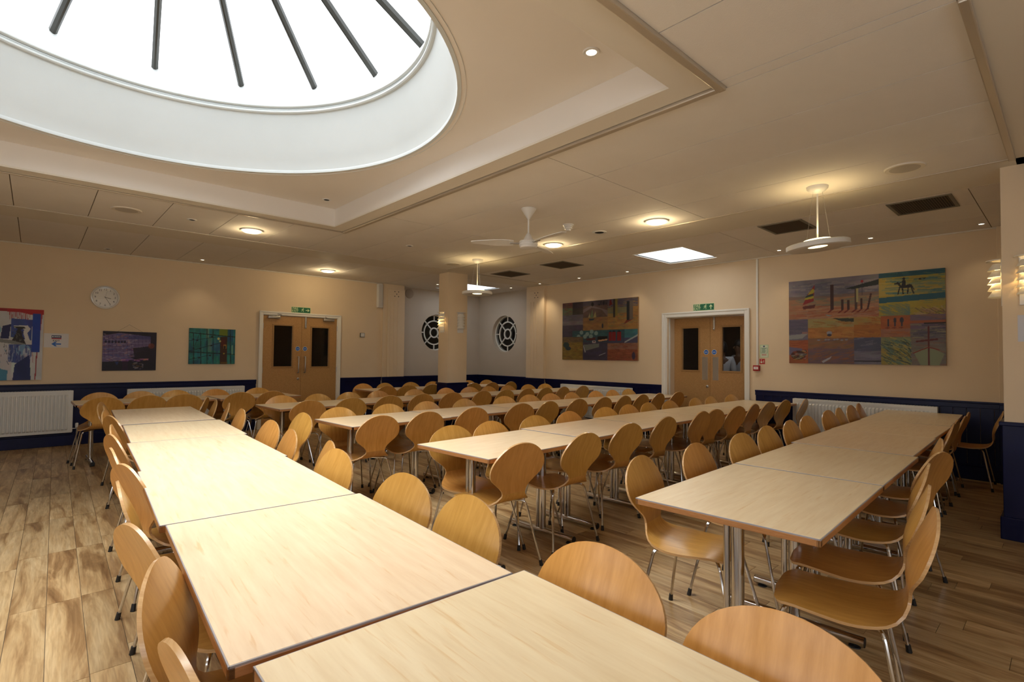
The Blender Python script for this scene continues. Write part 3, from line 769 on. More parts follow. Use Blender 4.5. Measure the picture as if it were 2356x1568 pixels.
def chair(x, y, rz, label, group):
    if not used[0]:
        used[0] = True; o = proto; o.location = (x, y, 0); o.rotation_euler = (0, 0, rz); o['label'] = label; o['group'] = group
    else: o = dup(proto, (x, y, 0), rz, label, group)
    o['category'] = 'chair'; return o
ORD = ['first', 'second', 'third', 'fourth', 'fifth', 'sixth', 'seventh', 'eighth', 'ninth', 'tenth', 'eleventh', 'twelfth', 'thirteenth']
rj = random.Random(3)
def row(lst, rz, phrase, group, jit=5, yaws=None, out=.022):
    lst = [(p[0]+out*math.sin(rz)-(out > 0)*.037*math.cos(rz)*p[0]/p[1], p[1]-out*math.cos(rz)) for p in lst]
    for i, p in enumerate(lst):
        a = rz+math.radians(rj.uniform(-jit, jit) if yaws is None or i not in yaws else yaws[i])
        chair(p[0], p[1], a, phrase % ORD[i], group)
rows = {
'Cn': [(2.24,2.62),(2.87,2.645),(3.58,2.76),(4.22,2.81),(4.94,2.84),(5.28,2.85),(5.83,2.86),(6.23,2.86),(6.7,2.86),(7.2,2.85),(7.58,2.75)],
'Cf': [(2.28,2.84),(2.7,2.86),(3.24,2.92),(3.76,2.97),(4.34,3.0),(4.82,3.03),(5.24,3.04),(5.69,3.04),(6.35,3.05),(6.77,3.05),(7.35,3.05)],
'Bn': [(2.23,4.43),(2.74,4.45),(3.35,4.49),(4.07,4.52),(4.5,4.54),(5.06,4.54),(5.56,4.53),(6.0,4.52),(6.43,4.51),(6.86,4.51),(7.42,4.5)],
'Bf': [(2.23,4.63),(2.77,4.64),(3.3,4.68),(3.85,4.7),(4.48,4.73),(4.94,4.73),(5.36,4.72),(5.84,4.71),(6.36,4.7),(6.80,4.7),(7.22,4.7)],
'An': [(2.33,6.25),(2.87,6.29),(3.43,6.35),(3.93,6.37),(4.44,6.38),(4.99,6.38),(5.47,6.38),(5.94,6.39),(6.4,6.4),(6.84,6.4),(7.39,6.4)],
'Af': [(2.27,6.45),(2.78,6.47),(3.25,6.53),(3.71,6.56),(4.31,6.57),(4.91,6.58),(5.36,6.58),(5.81,6.58),(6.25,6.58),(6.75,6.59),(7.2,6.6)],
'On': [(.59,8.05),(1.02,8.05),(1.46,8.04),(2.06,8.02),(2.5,8.0)], 'Of': [(.61,8.24),(1.05,8.24),(1.49,8.23),(1.98,8.21),(2.5,8.19)],
'Zn': [(4.42,8.23),(4.87,8.23),(5.32,8.23),(6.32,8.23),(6.76,8.23),(7.26,8.23)], 'Zf': [(4.38,8.42),(4.85,8.42),(5.36,8.42),(5.86,8.42),(6.8,8.42),(7.26,8.42)]}
NM = {'C': 'front cross row', 'B': 'middle cross row', 'A': 'back cross row', 'O': 'short row by the left wall', 'Z': 'row under the round windows'}
for k, lst in rows.items():
    far = k[1] == 'f'
    side = 'far' if far else 'near'
    row(lst, PI if far else 0, 'beech chair, %s from left, '+side+' side of the '+NM[k[0]], 'chairs on the %s side of the %s' % (side, NM[k[0]]), 5 if k[0] in 'BC' else 6)
row([(2.44,1.265),(3.03,1.275),(3.66,1.28),(4.22,1.32),(4.78,1.34),(5.27,1.37),(6.02,1.41),(6.46,1.42),(6.92,1.43),(7.32,1.44)], PI,
    'beech chair, %s from camera, left side of the right-hand row', 'chairs on the left side of the right-hand row', 4, {0: 9, 1: 3}, 0)
row([(2.43,.675),(2.87,.76),(3.48,.85),(4.10,.86),(4.62,.95),(5.85,1.03),(6.25,1.05),(6.75,1.05),(7.3,1.08)], 0,
    'beech chair, %s from camera, right side of the right-hand row', 'chairs on the right side of the right-hand row', 4, {0: 12, 1: 8, 2: 6, 3: -14, 4: 12})
chair(7.5, .83, math.radians(2), 'lone beech chair pulled out sideways against the navy panelling at far right', 'single chairs away from the tables')
# left foreground row
ly = {0: 4, 1: -20, 2: 12, 3: -3, 4: 14, 5: 2, 6: 10, 7: -8, 8: 14, 9: -14, 10: -4, 11: -16}
lt = [(.20,1.08),(.23,1.56),(.23,1.95),(.26,2.63),(.32,3.03),(.32,3.58),(.37,4.18),(.42,4.74),(.47,5.40),(.48,5.98),(.51,6.46),(.52,6.92)]   # backrest tops
lt = [(x+.325*math.cos(math.radians(ly[i])), y+.325*math.sin(math.radians(ly[i]))) for i, (x, y) in enumerate(lt)]
row(lt, -PI/2, 'beech chair, %s from camera, left side of the long foreground row', 'chairs on the left side of the foreground row', 4, ly, 0)
ry = {0: 2, 1: 2, 2: -4, 3: 4, 4: 2, 5: -13, 6: -6, 7: 3, 8: -3, 9: -13, 10: -8, 11: -22}
rt = [(1.16,.41),(1.19,.90),(1.225,1.53),(1.235,2.01),(1.26,2.77),(1.34,3.06),(1.34,3.71),(1.40,4.31),(1.47,5.37),(1.54,6.10),(1.53,6.60),(1.52,6.98)]
rt = [(x-.325*math.cos(math.radians(ry[i])), y-.325*math.sin(math.radians(ry[i]))) for i, (x, y) in enumerate(rt)]
row(rt, PI/2, 'beech chair, %s from camera, right side of the long foreground row', 'chairs on the right side of the foreground row', 4, ry, 0)
chair(1.47, 4.66, PI/2+math.radians(4), 'beech chair pulled out into the aisle beside the foreground row, front face lit', 'single chairs away from the tables')

# ------------------------------------------------------------------ tables
TW = .72
def table_meshes(Lh, key):
    top = MB().cbox((-Lh/2+.0035, -TW/2+.0035, .731), (Lh/2-.0035, TW/2-.0035, .735), .001).mesh('laminate_top', M['top'])
    e = MB(); r = []
    core = MB().box((-Lh/2+.004, -TW/2+.004, .709), (Lh/2-.004, TW/2-.004, .7312)).mesh('core_board', M['edge'])
    for a, c in (((-Lh/2, -TW/2), (Lh/2, -TW/2+.016)), ((-Lh/2, TW/2-.016), (Lh/2, TW/2)), ((-Lh/2, -TW/2), (-Lh/2+.016, TW/2)), ((Lh/2-.016, -TW/2), (Lh/2, TW/2))):
        e.cbox((a[0], a[1], .7065), (c[0], c[1], .7305), .003)
    e = e.mesh('edge_lipping', M['edge'])
    bd = MB()
    for a, c in (((-Lh/2+.0005, -TW/2+.0005), (Lh/2-.0005, -TW/2+.0045)), ((-Lh/2+.0005, TW/2-.0045), (Lh/2-.0005, TW/2-.0005)), ((-Lh/2+.0005, -TW/2), (-Lh/2+.0045, TW/2)), ((Lh/2-.0045, -TW/2), (Lh/2-.0005, TW/2))):
        bd.cbox((a[0], a[1], .729), (c[0], c[1], .7342), .001)
    bd = bd.mesh('edge_bead', M['bead'])
    fx = Lh/2-.175
    rail_ = MB().cbox((-fx, -.012, .655), (fx, .012, .695), .003).mesh('under_rail', M['chrome'])
    return top, core, e, bd, rail_, fx
me_foot = MB().tube([(0, -.31, .032), (0, .31, .032)], .0235, 16, False).mesh('foot_bar', M['chrome'])
me_end = [MB().tube([(0, s*.306, .032), (0, s*.3125, .032)], .0225, 16).mesh('end_plug', M['black']) for s in (-1, 1)]
me_glide = [MB().lathe([(.001, .012), (.010, .012), (.010, .006), (.024, .004), (.026, 0), (.001, 0)], 16, (0, s*.27, 0)).mesh('floor_glide', M['black']) for s in (-1, 1)]
me_post = MB().tube([(0, 0, .05), (0, 0, .70)], .0255, 16).mesh('post', M['chrome'])
me_post2 = MB().tube([(0, 0, .05), (0, 0, .70)], .014, 12).mesh('thin_post', M['chrome'])
me_brk = MB().cbox((-.03, -.28, .695), (.03, .28, .708), .003).mesh('top_bracket', M['chrome'])
def make_table(Lh, key):
    r = empty('dining_table'); top, core, e, bd, rl, fx = table_meshes(Lh, key)
    t = link('laminate_top', top, r); link('core_board', core, r); link('edge_lipping', e, r); link('edge_bead', bd, r); link('under_rail', rl, r)
    for s in (-1, 1):
        f = link('foot_bar', me_foot, r, (s*fx, 0, 0))
        for q in me_end: link('end_plug', q, f)
        for q in me_glide: link('floor_glide', q, f)
        link('post', me_post, r, (s*fx, -.012, 0)); link('thin_post', me_post2, r, (s*fx-s*.004, .034, 0)); link('top_bracket', me_brk, r, (s*fx, 0, 0))
    return r
tp = {1: make_table(1.07, 'short'), 2: make_table(1.46, 'long')}; tused = {1: False, 2: False}
def table(kind, x, y, rz, label, group):
    if not tused[kind]: tused[kind] = True; o = tp[kind]; o.location = (x, y, 0); o.rotation_euler = (0, 0, rz)
    else: o = dup(tp[kind], (x, y, 0), rz)
    tag(o, label, 'table', group)
TB = {'C': [(2.51,2.745,.055,1),(3.6,2.86,.055,1),(4.675,2.93,.02,1),(5.75,2.95,.0,1),(7.03,2.96,-.0,2)],
'B': [(2.51,4.53,.05,1),(3.59,4.60,.03,1),(4.67,4.64,.0,1),(5.75,4.62,-.01,1),(7.03,4.6,-.01,2)],
'A': [(2.52,6.35,.06,1),(3.6,6.44,.03,1),(4.68,6.48,.0,1),(5.76,6.48,0,1),(7.03,6.5,0,2)]}
for k, lst in TB.items():
    for i, (x, y, a, q) in enumerate(lst): table(q, x, y, a, 'pale laminate table, %s from the left in the %s' % (ORD[i], NM[k]), 'tables in the %s' % NM[k])
for i, (x, y, a, q) in enumerate([(2.50,.972,.042,1),(3.585,1.015,.035,1),(4.67,1.08,.035,1),(5.745,1.12,.02,1),(7.02,1.18,.05,2)]):
    table(q, x, y, a, 'pale laminate table, %s from the camera in the right-hand row' % ORD[i], 'tables in the right-hand row')
for i, (x, y, a, q) in enumerate([(.675,.555,-.03,1),(.685,1.64,-.06,1),(.732,2.715,-.06,1),(.805,3.775,-.05,1),(.885,4.85,-.06,1),(.935,6.165,-.05,2)]):
    table(q, x, y, PI/2+a, 'pale laminate table, %s from the camera in the long foreground row' % ORD[i], 'tables in the foreground row')
table(2, 1.085, 8.15, .02, 'laminate table against the left wall chairs, at the far left end', 'tables along the left wall')
table(1, 2.37, 8.10, .02, 'laminate table by the left wall nearest the handled doors', 'tables along the left wall')
for i, x in enumerate((4.745, 5.83, 6.91)):
    table(1, x, 8.33, 0, 'laminate table, %s from the left in the row under the round windows' % ORD[i], 'tables under the round windows')

# ------------------------------------------------------------------ things on the ceiling
def ceil_lamp(x, y, label, power=26):
    r = empty('ceiling_light', (x, y, C), 0, label, 'light', 'round recessed ceiling lights')
    MB().lathe([(.108, .002), (.108, -.010), (.122, -.012), (.128, -.004), (.128, .002)], 32).build('trim_ring', M['plastic'], r)
    MB().lathe([(.001, -.014), (.035, -.014), (.04, -.024), (.085, -.028), (.105, -.018), (.108, 0), (.001, 0)], 32).build('lamp_glass', M['lamp'], r)
    l = light('bulb', 'POINT', (0, 0, -.06), power*.6, (1, .78, .45), shadow_soft_size=.06); l.parent = r
ceil_lamp(1.9, 6.75, 'lit round ceiling light left of the big roof light corner, above the foreground row', 9)
ceil_lamp(3.82, 9.03, 'lit round ceiling light above the handled doors on the left wall', 14)
ceil_lamp(4.98, 3.08, 'lit round ceiling light above the front cross row, right of the ceiling fan', 14)
ceil_lamp(5.06, 4.69, 'lit round ceiling light seen behind the ceiling fan blades', 9)
def spot(x, y, z, lit, label, r_=.024, e=6, tilt=None):
    r = empty('downlight', (x, y, z), 0, label, 'downlight', 'small round downlights in the ceiling')
    MB().lathe([(r_, .0), (r_, -.006), (r_*1.5, -.007), (r_*1.62, -.002), (r_*1.62, .0)], 24).build('trim_ring', M['plastic'], r)
    MB().lathe([(.0005, -.003), (r_, -.004), (r_, 0), (.0005, 0)], 20).build('lens', M['spot'] if lit else M['dark'], r)
    if lit and e:
        l = light('bulb', 'SPOT', (0, 0, -.02), e, (1, .80, .52), spot_size=math.radians(95), spot_blend=.8, shadow_soft_size=.03); l.parent = r
spot(2.24, 1.80, ZU, True, 'lit downlight in the roof-light surround near the ceiling rail corner', .030, 6)
spot(2.32, 5.555, ZU, False, 'dark unlit downlight in the far corner of the roof-light surround', .030)
spot(4.95, 3.84, C, False, 'open black ceiling hole between the smoke detector and lit light', .055)
spot(1.94, 9.46, C, True, 'lit downlight over the small teal painting by the left wall', e=5)
spot(7.60, 7.42, C, True, 'lit downlight beside the pilaster left of the smaller collage', e=14)
spot(7.57, 6.35, C, True, 'lit downlight above the left half of the smaller collage painting', e=5)
spot(7.57, 5.26, C, True, 'lit downlight above the right end of the smaller collage painting', e=5)
spot(7.51, 2.73, C, True, 'lit downlight above the left end of the sailboat collage', e=5)
spot(7.52, 1.67, C, True, 'lit downlight above the middle of the sailboat collage', e=5)
spot(7.57, .66, C, True, 'lit downlight in the ceiling corner by the right-hand column', e=3)
spot(.74, 9.48, C, False, 'unlit flat downlight above the wall clock', .03)
spot(1.26, 6.70, C, False, 'small unlit downlight between the ceiling speaker and lit round light', .03)
spot(3.74, 6.15, C, False, 'small unlit downlight left of the fan in the panelled ceiling', .03)
spot(6.21, 9.07, C, True, 'lit downlight left of the pillar in the corner recess ceiling', e=3)
spot(7.64, 8.34, C, True, 'lit downlight right of the corner skylight above the round windows', e=3)
def speaker(x, y, label):
    r = empty('ceiling_speaker', (x, y, C), 0, label, 'speaker', 'round ceiling speakers')
    MB().lathe([(.10, 0), (.10, -.008), (.128, -.010), (.135, 0)], 36).build('trim_ring', M['strip'], r)
    MB().lathe([(.0005, -.007), (.06, -.006), (.10, -.008), (.10, 0), (.0005, 0)], 36).build('speaker_grille', mat('speaker_mesh', (.5, .45, .38), .6) if 'speaker_mesh' not in bpy.data.materials else bpy.data.materials['speaker_mesh'], r)
speaker(.67, 6.73, 'round beige ceiling speaker at upper left beside the roof light')
speaker(4.95, .87, 'round beige ceiling speaker right of the large pendant lamp')
speaker(5.0, 6.87, 'round beige ceiling speaker in front of the pillar top')
def vent(x0, x1, y0, y1, label):
    r = empty('air_vent', ((x0+x1)/2, (y0+y1)/2, C), 0, label, 'vent', 'square ceiling air vents')
    hx, hy = (x1-x0)/2, (y1-y0)/2; e = .03; b = MB()
    for a, c in (((-hx, -hy), (-hx+e, hy)), ((hx-e, -hy), (hx, hy)), ((-hx+e, -hy), (hx-e, -hy+e)), ((-hx+e, hy-e), (hx-e, hy))): b.cbox((a[0], a[1], -.008), (c[0], c[1], .0), .003)
    b.build('vent_frame', M['grilleframe'], r)
    b = MB(); k = 22
    for i in range(k):
        y = -hy+e+(2*hy-2*e)*(i+.5)/k; b.add([(-hx+e, y-.006, -.001), (hx-e, y-.006, -.001), (hx-e, y+.004, -.007), (-hx+e, y+.004, -.007)], [(0,1,2,3)])
    o = b.build('vent_slat', M['grille'], r, fix=False); o['kind'] = 'stuff'
    MB().box((-hx+e, -hy+e, -.0008), (hx-e, hy-e, 0)).build('vent_backing', M['dark'], r)
vent(5.98, 6.52, 1.95, 2.41, 'dark square air vent left of the large pendant lamp stem')
vent(6.0, 6.54, .72, 1.21, 'dark square air vent nearest the right-hand column')
vent(6.08, 6.60, 6.68, 7.20, 'dark square air vent nearest the free-standing pillar')
vent(6.03, 6.55, 5.39, 5.90, 'dark square air vent between the pillar and the bright square skylight')
# smoke detector
r = empty('smoke_detector', (4.42, 3.87, C), 0, 'white smoke detector on the ceiling right of the fan', 'smoke detector')
MB().lathe([(.001, 0), (.062, 0), (.062, -.010), (.052, -.014), (.001, -.014)], 28).build('base', M['plastic'], r)
MB().lathe([(.050, -.014), (.050, -.026), (.042, -.030), (.042, -.034), (.046, -.036), (.044, -.048), (.028, -.056), (.026, -.070), (.001, -.074)], 28).build('sensor_head', M['plastic'], r)
# fan
r = empty('ceiling_fan', (3.65, 3.73, C), .35, 'white three-bladed ceiling fan hanging above the front cross row', 'fan')
MB().lathe([(.001, 0), (.075, 0), (.078, -.008), (.016, -.103), (.011, -.108), (.001, -.108)], 32).build('canopy', M['plastic'], r)
MB().tube([(0, 0, -.10), (0, 0, -.27)], .010, 12).build('down_rod', M['plastic'], r)
MB().lathe([(.001, -.245), (.014, -.25), (.030, -.275), (.058, -.33), (.062, -.335)], 32).build('motor_cone', M['plastic'], r)
MB().lathe([(.001, -.328), (.085, -.33), (.094, -.34), (.094, -.352), (.090, -.356), (.094, -.360), (.094, -.375), (.088, -.380), (.090, -.386), (.082, -.402), (.055, -.408), (.001, -.41)], 40).build('motor_housing', M['plastic'], r)
for k in range(3):
    a = 2*PI*k/3; b = MB(); pts = []
    nsec = 9
    for i in range(nsec):
        t = i/(nsec-1); rr_ = .15+.43*t; w = .045+.028*math.sin(PI*min(1, t*1.15)**.8); 
        if i == nsec-1: w = .028
        tw = .20*(1-t)+.08
        for sz in (.003, -.003):
            for s in (-1, 1): pts.append((rr_, s*w*math.cos(tw), -.352+s*w*math.sin(tw)+sz))
    fs = []
    for i in range(nsec-1):
        o = i*4; q = o+4
        fs += [(o, o+1, q+1, q), (o+3, o+2, q+2, q+3), (o+1, o+3, q+3, q+1), (o+2, o, q, q+2)]
    fs += [(0, 2, 3, 1), (nsec*4-4, nsec*4-3, nsec*4-1, nsec*4-2)]
    bl = b.add(pts, fs).xf(Matrix.Rotation(a, 4, 'Z')).build('fan_blade', M['plastic'], r)
    MB().cbox((.08, -.014, -.362), (.19, .014, -.352), .003).xf(Matrix.Rotation(a, 4, 'Z')).build('blade_bracket', M['steel'], bl)
# pendants
def pendant(x, y, zd, label, rad, e, tx):
    r = empty('pendant_lamp', (x, y, C), 0, label, 'lamp', 'white disc pendant lamps')
    MB().lathe([(.001, 0), (.085, 0), (.083, -.016), (.055, -.045), (.012, -.060), (.001, -.060)], 32).build('canopy', M['plastic'], r)
    dz = zd-C
    MB().tube([(0, 0, -.055), (0, 0, dz+.02)], .0065, 8).build('stem', M['plastic'], r)
    d = empty('disc_shade'); d.parent = r; d.location = (0, 0, dz); d.rotation_euler = tx
    MB().lathe([(.075, -.004), (rad*.93, -.020), (rad, -.014), (rad, .022), (rad*.97, .028), (.09, .030), (.085, .012), (.075, -.004)], 48).build('disc', M['plastic'], d)
    MB().lathe([(.001, .002), (.076, .002)], 32).build('lamp_glass', M['lamp'], d, fix=False)
    MB().lathe([(.001, .048), (.105, .048), (.112, .054), (.10, .060), (.001, .062)], 32).build('upper_diffuser', M['lamp'], d)
    w = MB()
    for k in range(3):
        a = 2*PI*k/3+.4; w.tube([(.04*math.cos(a), .04*math.sin(a), -.045), (.10*math.cos(a), .10*math.sin(a), dz+.05)], .0012, 4)
    w.build('suspension_wire', M['steel'], r)
    l = light('bulb', 'SPOT', (0, 0, dz+.10), e, (1, .74, .36), (PI, 0, 0), spot_size=math.radians(150), spot_blend=.9, shadow_soft_size=.10); l.parent = r
pendant(4.97, 1.49, 2.325, 'large white disc pendant lamp hanging in front of the sailboat collage', .245, 6.5, (-.065, -.07, 0))
pendant(5.04, 6.28, 2.315, 'white disc pendant lamp hanging in front of the pillar', .235, 6.5, (0, 0, 0))
# wall sconces
def sconce(o, R, Nn, lit, label):
    r = empty('wall_sconce', label=label, cat='wall light', group='louvred wall lights'); r.matrix_world = frameM(o, R, Nn)
    MB().cbox((-.065, -.37, .0), (.065, .0, .012), .003).build('back_plate', M['plastic'], r)
    b = MB()
    def half(r0, r1, z0, z1):   # half cone opening to the room, axis vertical (local y)
        k0 = len(b.v); b.lathe([(r0, z0), (r1, z1)], 18, a0=0, a1=PI); b.v[k0:] = [(x, z, y+.012) for x, y, z in b.v[k0:]]
    for i in range(5): half(.052, .084, -.028-.053*i, -.082-.053*i)
    o2 = b.build('louvre', M['white'], r, fix=False)
    b = MB(); b.lathe([(.001, .0), (.095, -.002), (.095, .004), (.001, .006)], 18, a0=0, a1=PI); b.v[:] = [(x, z-.004, y+.010) for x, y, z in b.v]; b.build('top_cap', M['white'], r, fix=False)
    MB().tube([(0, -.07, .035), (0, -.25, .035)], .016, 12).build('bulb', M['sconceglow'] if lit else M['plastic'], r)
    if lit:
        l = light('glow', 'POINT', (0, -.16, .075), .9, (1, .66, .26), shadow_soft_size=.02); l.parent = r
sconce((5.42, 7.745, 2.13), (0, -1, 0), (-1, 0, 0), True, 'lit white louvred sconce on the left face of the pillar')
sconce((5.69, 7.57, 2.13), (1, 0, 0), (0, -1, 0), False, 'unlit white louvred sconce on the right face of the pillar')
sconce((5.62, .365+.0, 2.145), (-1, 0, 0), (0, 1, 0), True, 'lit louvred sconce seen edge-on beside the right-hand column')
sconce((5.46, .205, 2.14), (0, -1, 0), (-1, 0, 0), True, 'louvred sconce cut by the right edge on the column front')

# ------------------------------------------------------------------ things on the walls
def flat(name, o, R, Nn, label, cat, group=None):
    e = empty(name, label=label, cat=cat, group=group); e.matrix_world = frameM(o, R, Nn); return e
# fire exit signs
def man(b, x, y, s, z, mi):
    def q(pts): b.add([(x+px*s, y+py*s, z) for px, py in pts]+[(x+px*s, y+py*s, z+.0006) for px, py in pts], [list(range(len(pts))), list(range(len(pts), 2*len(pts)))[::-1]]+[(i, (i+1) % len(pts), len(pts)+(i+1) % len(pts), len(pts)+i) for i in range(len(pts))], mi)
    q([(.10+.09*math.cos(t), .42+.09*math.sin(t)) for t in [2*PI*i/10 for i in range(10)]])
    q([(-.06, .30), (.10, .30), (.06, -.02), (-.12, -.02)])
    q([(.08, .28), (.28, .12), (.24, .06), (.06, .18)]); q([(-.06, .30), (-.28, .20), (-.32, .02), (-.25, .02), (-.22, .15), (-.06, .20)])
    q([(-.02, .02), (.18, -.12), (.12, -.42), (.04, -.42), (.08, -.16), (-.10, -.04)]); q([(-.10, .02), (-.16, -.22), (-.38, -.28), (-.38, -.20), (-.22, -.14), (-.16, .02)])
def arrow(b, x, y, s, ang, z, mi):
    pts = [(-.5, -.09), (.1, -.09), (-.08, -.32), (.12, -.32), (.5, 0), (.12, .32), (-.08, .32), (.1, .09), (-.5, .09)]
    c, n_ = math.cos(ang), math.sin(ang); P2 = [(x+s*(px*c-py*n_), y+s*(px*n_+py*c)) for px, py in pts]; k = len(P2)
    b.add([(*p, z) for p in P2]+[(*p, z+.0006) for p in P2], [list(range(k)), list(range(k, 2*k))]+[(i, (i+1) % k, k+(i+1) % k, k+i) for i in range(k)], mi)
def exit_sign(o, R, Nn, ang, label):
    e = flat('fire_exit_sign', o, R, Nn, label, 'sign', 'green fire exit signs')
    MB().cbox((-.178, -.056, 0), (.178, .056, .004), .001).build('sign_border', M['lime'], e)
    MB().box((-.172, -.050, .004), (.172, .050, .0045)).build('sign_board', M['green'], e)
    b = MB(); put_text(b, 'FIRE', .058, -.108, .023, .0052, 0, thick=.0004); put_text(b, 'EXIT', .058, -.108, -.024, .0052, 0, thick=.0004)
    b.build('lettering', M['lime'], e, fix=False)
    b = MB(); b.box((-.004, -.044, .0045), (.068, .044, .0049), 0); man(b, .032, 0, .085, .0051, 1); b.build('running_man_symbol', [M['green'], M['lime']], e, fix=False)
    b = MB(); arrow(b, .122, 0, .075, ang, .0048, 0); b.build('arrow_symbol', M['lime'], e, fix=False)
exit_sign((3.666, YA-.001, 2.172), RA, NA, 0, 'green FIRE EXIT sign with right arrow above the handled doors')
exit_sign((XB-.001, 4.014, 2.165), RB, NBv, PI/2, 'green FIRE EXIT sign with up arrow above the push-plate doors')
# clock
e = flat('wall_clock', (.757, YA-.001, 2.166), RA, NA, 'round white-rimmed wall clock above the purple painting', 'clock')
MB().lathe([(.150, .0), (.170, .0), (.176, .018), (.168, .036), (.156, .040), (.150, .030)], 48).build('clock_rim', mat('clock_rim_white', (.8, .8, .8), .2, .3), e)
MB().lathe([(.0005, .006), (.151, .006), (.151, .0), (.0005, .0)], 48).build('clock_face', mat('clock_dial', (.85, .82, .76), .5), e)
b = MB()
for k in range(1, 13):
    a = PI/2-2*PI*k/12; put_text(b, str(k), .040, .118*math.cos(a), .118*math.sin(a), .0072, 0, thick=.0004)
b.build('numerals', M['black'], e, fix=False)
def hand(ang, ln, w, z): return MB().box((-ln*.15, -w/2, z), (ln, w/2, z+.001)).xf(Matrix.Rotation(ang, 4, 'Z'))
hand(PI/2-2*PI*(3.42/12), .070, .007, .010).build('hour_hand', M['black'], e); hand(PI/2-2*PI*(25/60), .105, .005, .012).build('minute_hand', M['black'], e); hand(PI/2-2*PI*(2/60), .10, .0016, .014).build('second_hand', M['black'], e)
cg = bpy.data.materials.new('clock_glass'); cg.use_nodes = True; cg.node_tree.nodes.clear()
_o = N(cg, 'ShaderNodeOutputMaterial'); _m = N(cg, 'ShaderNodeMixShader'); _t = N(cg, 'ShaderNodeBsdfTransparent'); _g = N(cg, 'ShaderNodeBsdfGlossy'); _g.inputs['Roughness'].default_value = .02; _m.inputs[0].default_value = .10
L(cg, _t.outputs[0], _m.inputs[1]); L(cg, _g.outputs[0], _m.inputs[2]); L(cg, _m.outputs[0], _o.inputs[0])
MB().lathe([(.0005, .030), (.152, .030), (.152, .032), (.0005, .032)], 48).build('clock_glass', cg, e, fix=False)
# printed EXIT sheet (the printed banner keeps only its colours)
e = flat('paper_notice', (.222, YA-.001, 1.505), RA, NA, 'white paper EXIT notice with blue left arrow beside the large canvas', 'notice')
MB().box((-.134, -.100, 0), (.134, .100, .0012)).build('paper_sheet', mat('printer_paper', (.72, .70, .70), .7), e)
M['pnavy'] = mat('print_navy', (.02, .05, .14), .6); M['pred'] = mat('print_red', (.45, .03, .05), .6)
b = MB().box((-.052, .035, .0012), (.054, .072, .0016), 0).box((-.052, .020, .0012), (.054, .034, .0016), 1)
b.lathe([(.0005, .0016), (.009, .0016), (.009, .002), (.0005, .002)], 14, (-.038, .053, 0), mi=2)
for k in range(6): b.box((-.022+.0115*k, .047, .0016), (-.014+.0115*k, .060, .0019), 2)
b.build('banner', [M['pnavy'], M['pred'], M['swhite']], e, fix=False)
b = MB(); put_text(b, 'EXIT', .032, .0, -.004, .0016, 0, thick=.0003, xs=1.15); b.build('lettering', M['black'], e, fix=False)
b = MB(); arrow(b, .0, -.050, .105, PI, .0014, 0); b.build('arrow_symbol', M['blue'], e, fix=False)
# thermostat, white box, round grille
e = flat('switch_plate', (4.909, YA-.001, 1.745), RA, NA, 'small grey square wall plate right of the handled doors', 'switch')
MB().cbox((-.052, -.045, 0), (.052, .045, .016), .004).build('box', M['grilleframe'], e); MB().cbox((-.036, -.034, .016), (.044, .036, .022), .004).build('cover', M['plastic'], e)
e = flat('wall_speaker', (5.268, YA-.001, 2.575), RA, NA, 'tall narrow white box speaker high on the left wall near the pilaster', 'speaker')
MB().cbox((-.055, -.245, 0), (.055, .245, .085), .008).build('speaker_box', M['plastic'], e); MB().cbox((-.045, -.235, .085), (.045, .235, .088), .001).build('front_grille', mat('box_grille', (.6, .56, .5), .6), e)
e = flat('round_grille', (6.095, 9.999, 2.715), RA, NA, 'round brown grille high on the recess wall left of the pillar', 'vent')
MB().lathe([(.0005, .012), (.095, .012), (.105, .010), (.108, 0), (.0005, 0)], 36).build('grille_disc', M['brownplastic'], e)
b = MB()
for rr_ in (.02, .04, .06, .08): b.lathe([(rr_-.002, .012), (rr_, .0145), (rr_+.002, .012)], 32)
b.build('grille_ring', M['brownplastic'], e)
# notices and alarm point beside the push-plate doors
e = flat('fire_notice', (XB-.001, 3.08, 1.457), RB, NBv, 'pale green fire action notice right of the push-plate doors', 'notice')
M['pgreen'] = mat('notice_green', (.50, .62, .38), .5); M['ppale'] = mat('notice_pale', (.66, .72, .55), .5)
b = MB().box((-.062, -.095, 0), (.062, .095, .002), 0).box((-.050, -.086, .002), (.050, .086, .0024), 1)
b.lathe([(.0005, .0024), (.012, .0024), (.012, .003), (.0005, .003)], 16, (0, .070, 0), mi=2)
b.box((-.044, -.030, .0024), (.044, .050, .0027), 3).box((-.040, -.026, .0027), (.040, .046, .0029), 1)
for k in range(6): b.box((-.030, .036-.011*k, .0029), (.030-.006*(k % 3), .041-.011*k, .0032), 3)
for k in range(2): b.box((-.034, -.050-.014*k, .0024), (.034, -.044-.014*k, .003), 4)
b.build('notice_print', [M['pgreen'], M['ppale'], M['pnavy'], M['green'], M['pred']], e, fix=False)
e = flat('fire_alarm_sign', (XB-.001, 3.106, 1.306), RB, NBv, 'small red square fire alarm symbol sign below the green notice', 'sign')
b = MB().box((-.038, -.038, 0), (.038, .038, .002), 0); b.lathe([(.0005, .002), (.015, .002), (.015, .0026), (.0005, .0026)], 16, (-.012, -.010, 0), mi=1)
b.box((-.018, .014, .002), (-.008, .028, .0026), 1)
for k in range(3): b.box((.014+.0, -.020+.014*k, .002), (.026, -.012+.014*k, .0026), 1)
b.build('sign_print', [mat('sign_red', (.42, .01, .012), .4), M['ppale']], e, fix=False)
e = flat('alarm_call_point', (XB-.001, 3.178, 1.207), RB, NBv, 'red break-glass fire alarm box beside the push-plate door frame', 'alarm')
MB().cbox((-.046, -.042, 0), (.046, .042, .05), .006).build('call_box', mat('alarm_red', (.35, .008, .012), .35), e)
MB().cbox((-.032, -.018, .05), (.032, .020, .052), .001).build('glass_label', M['swhite'], e)
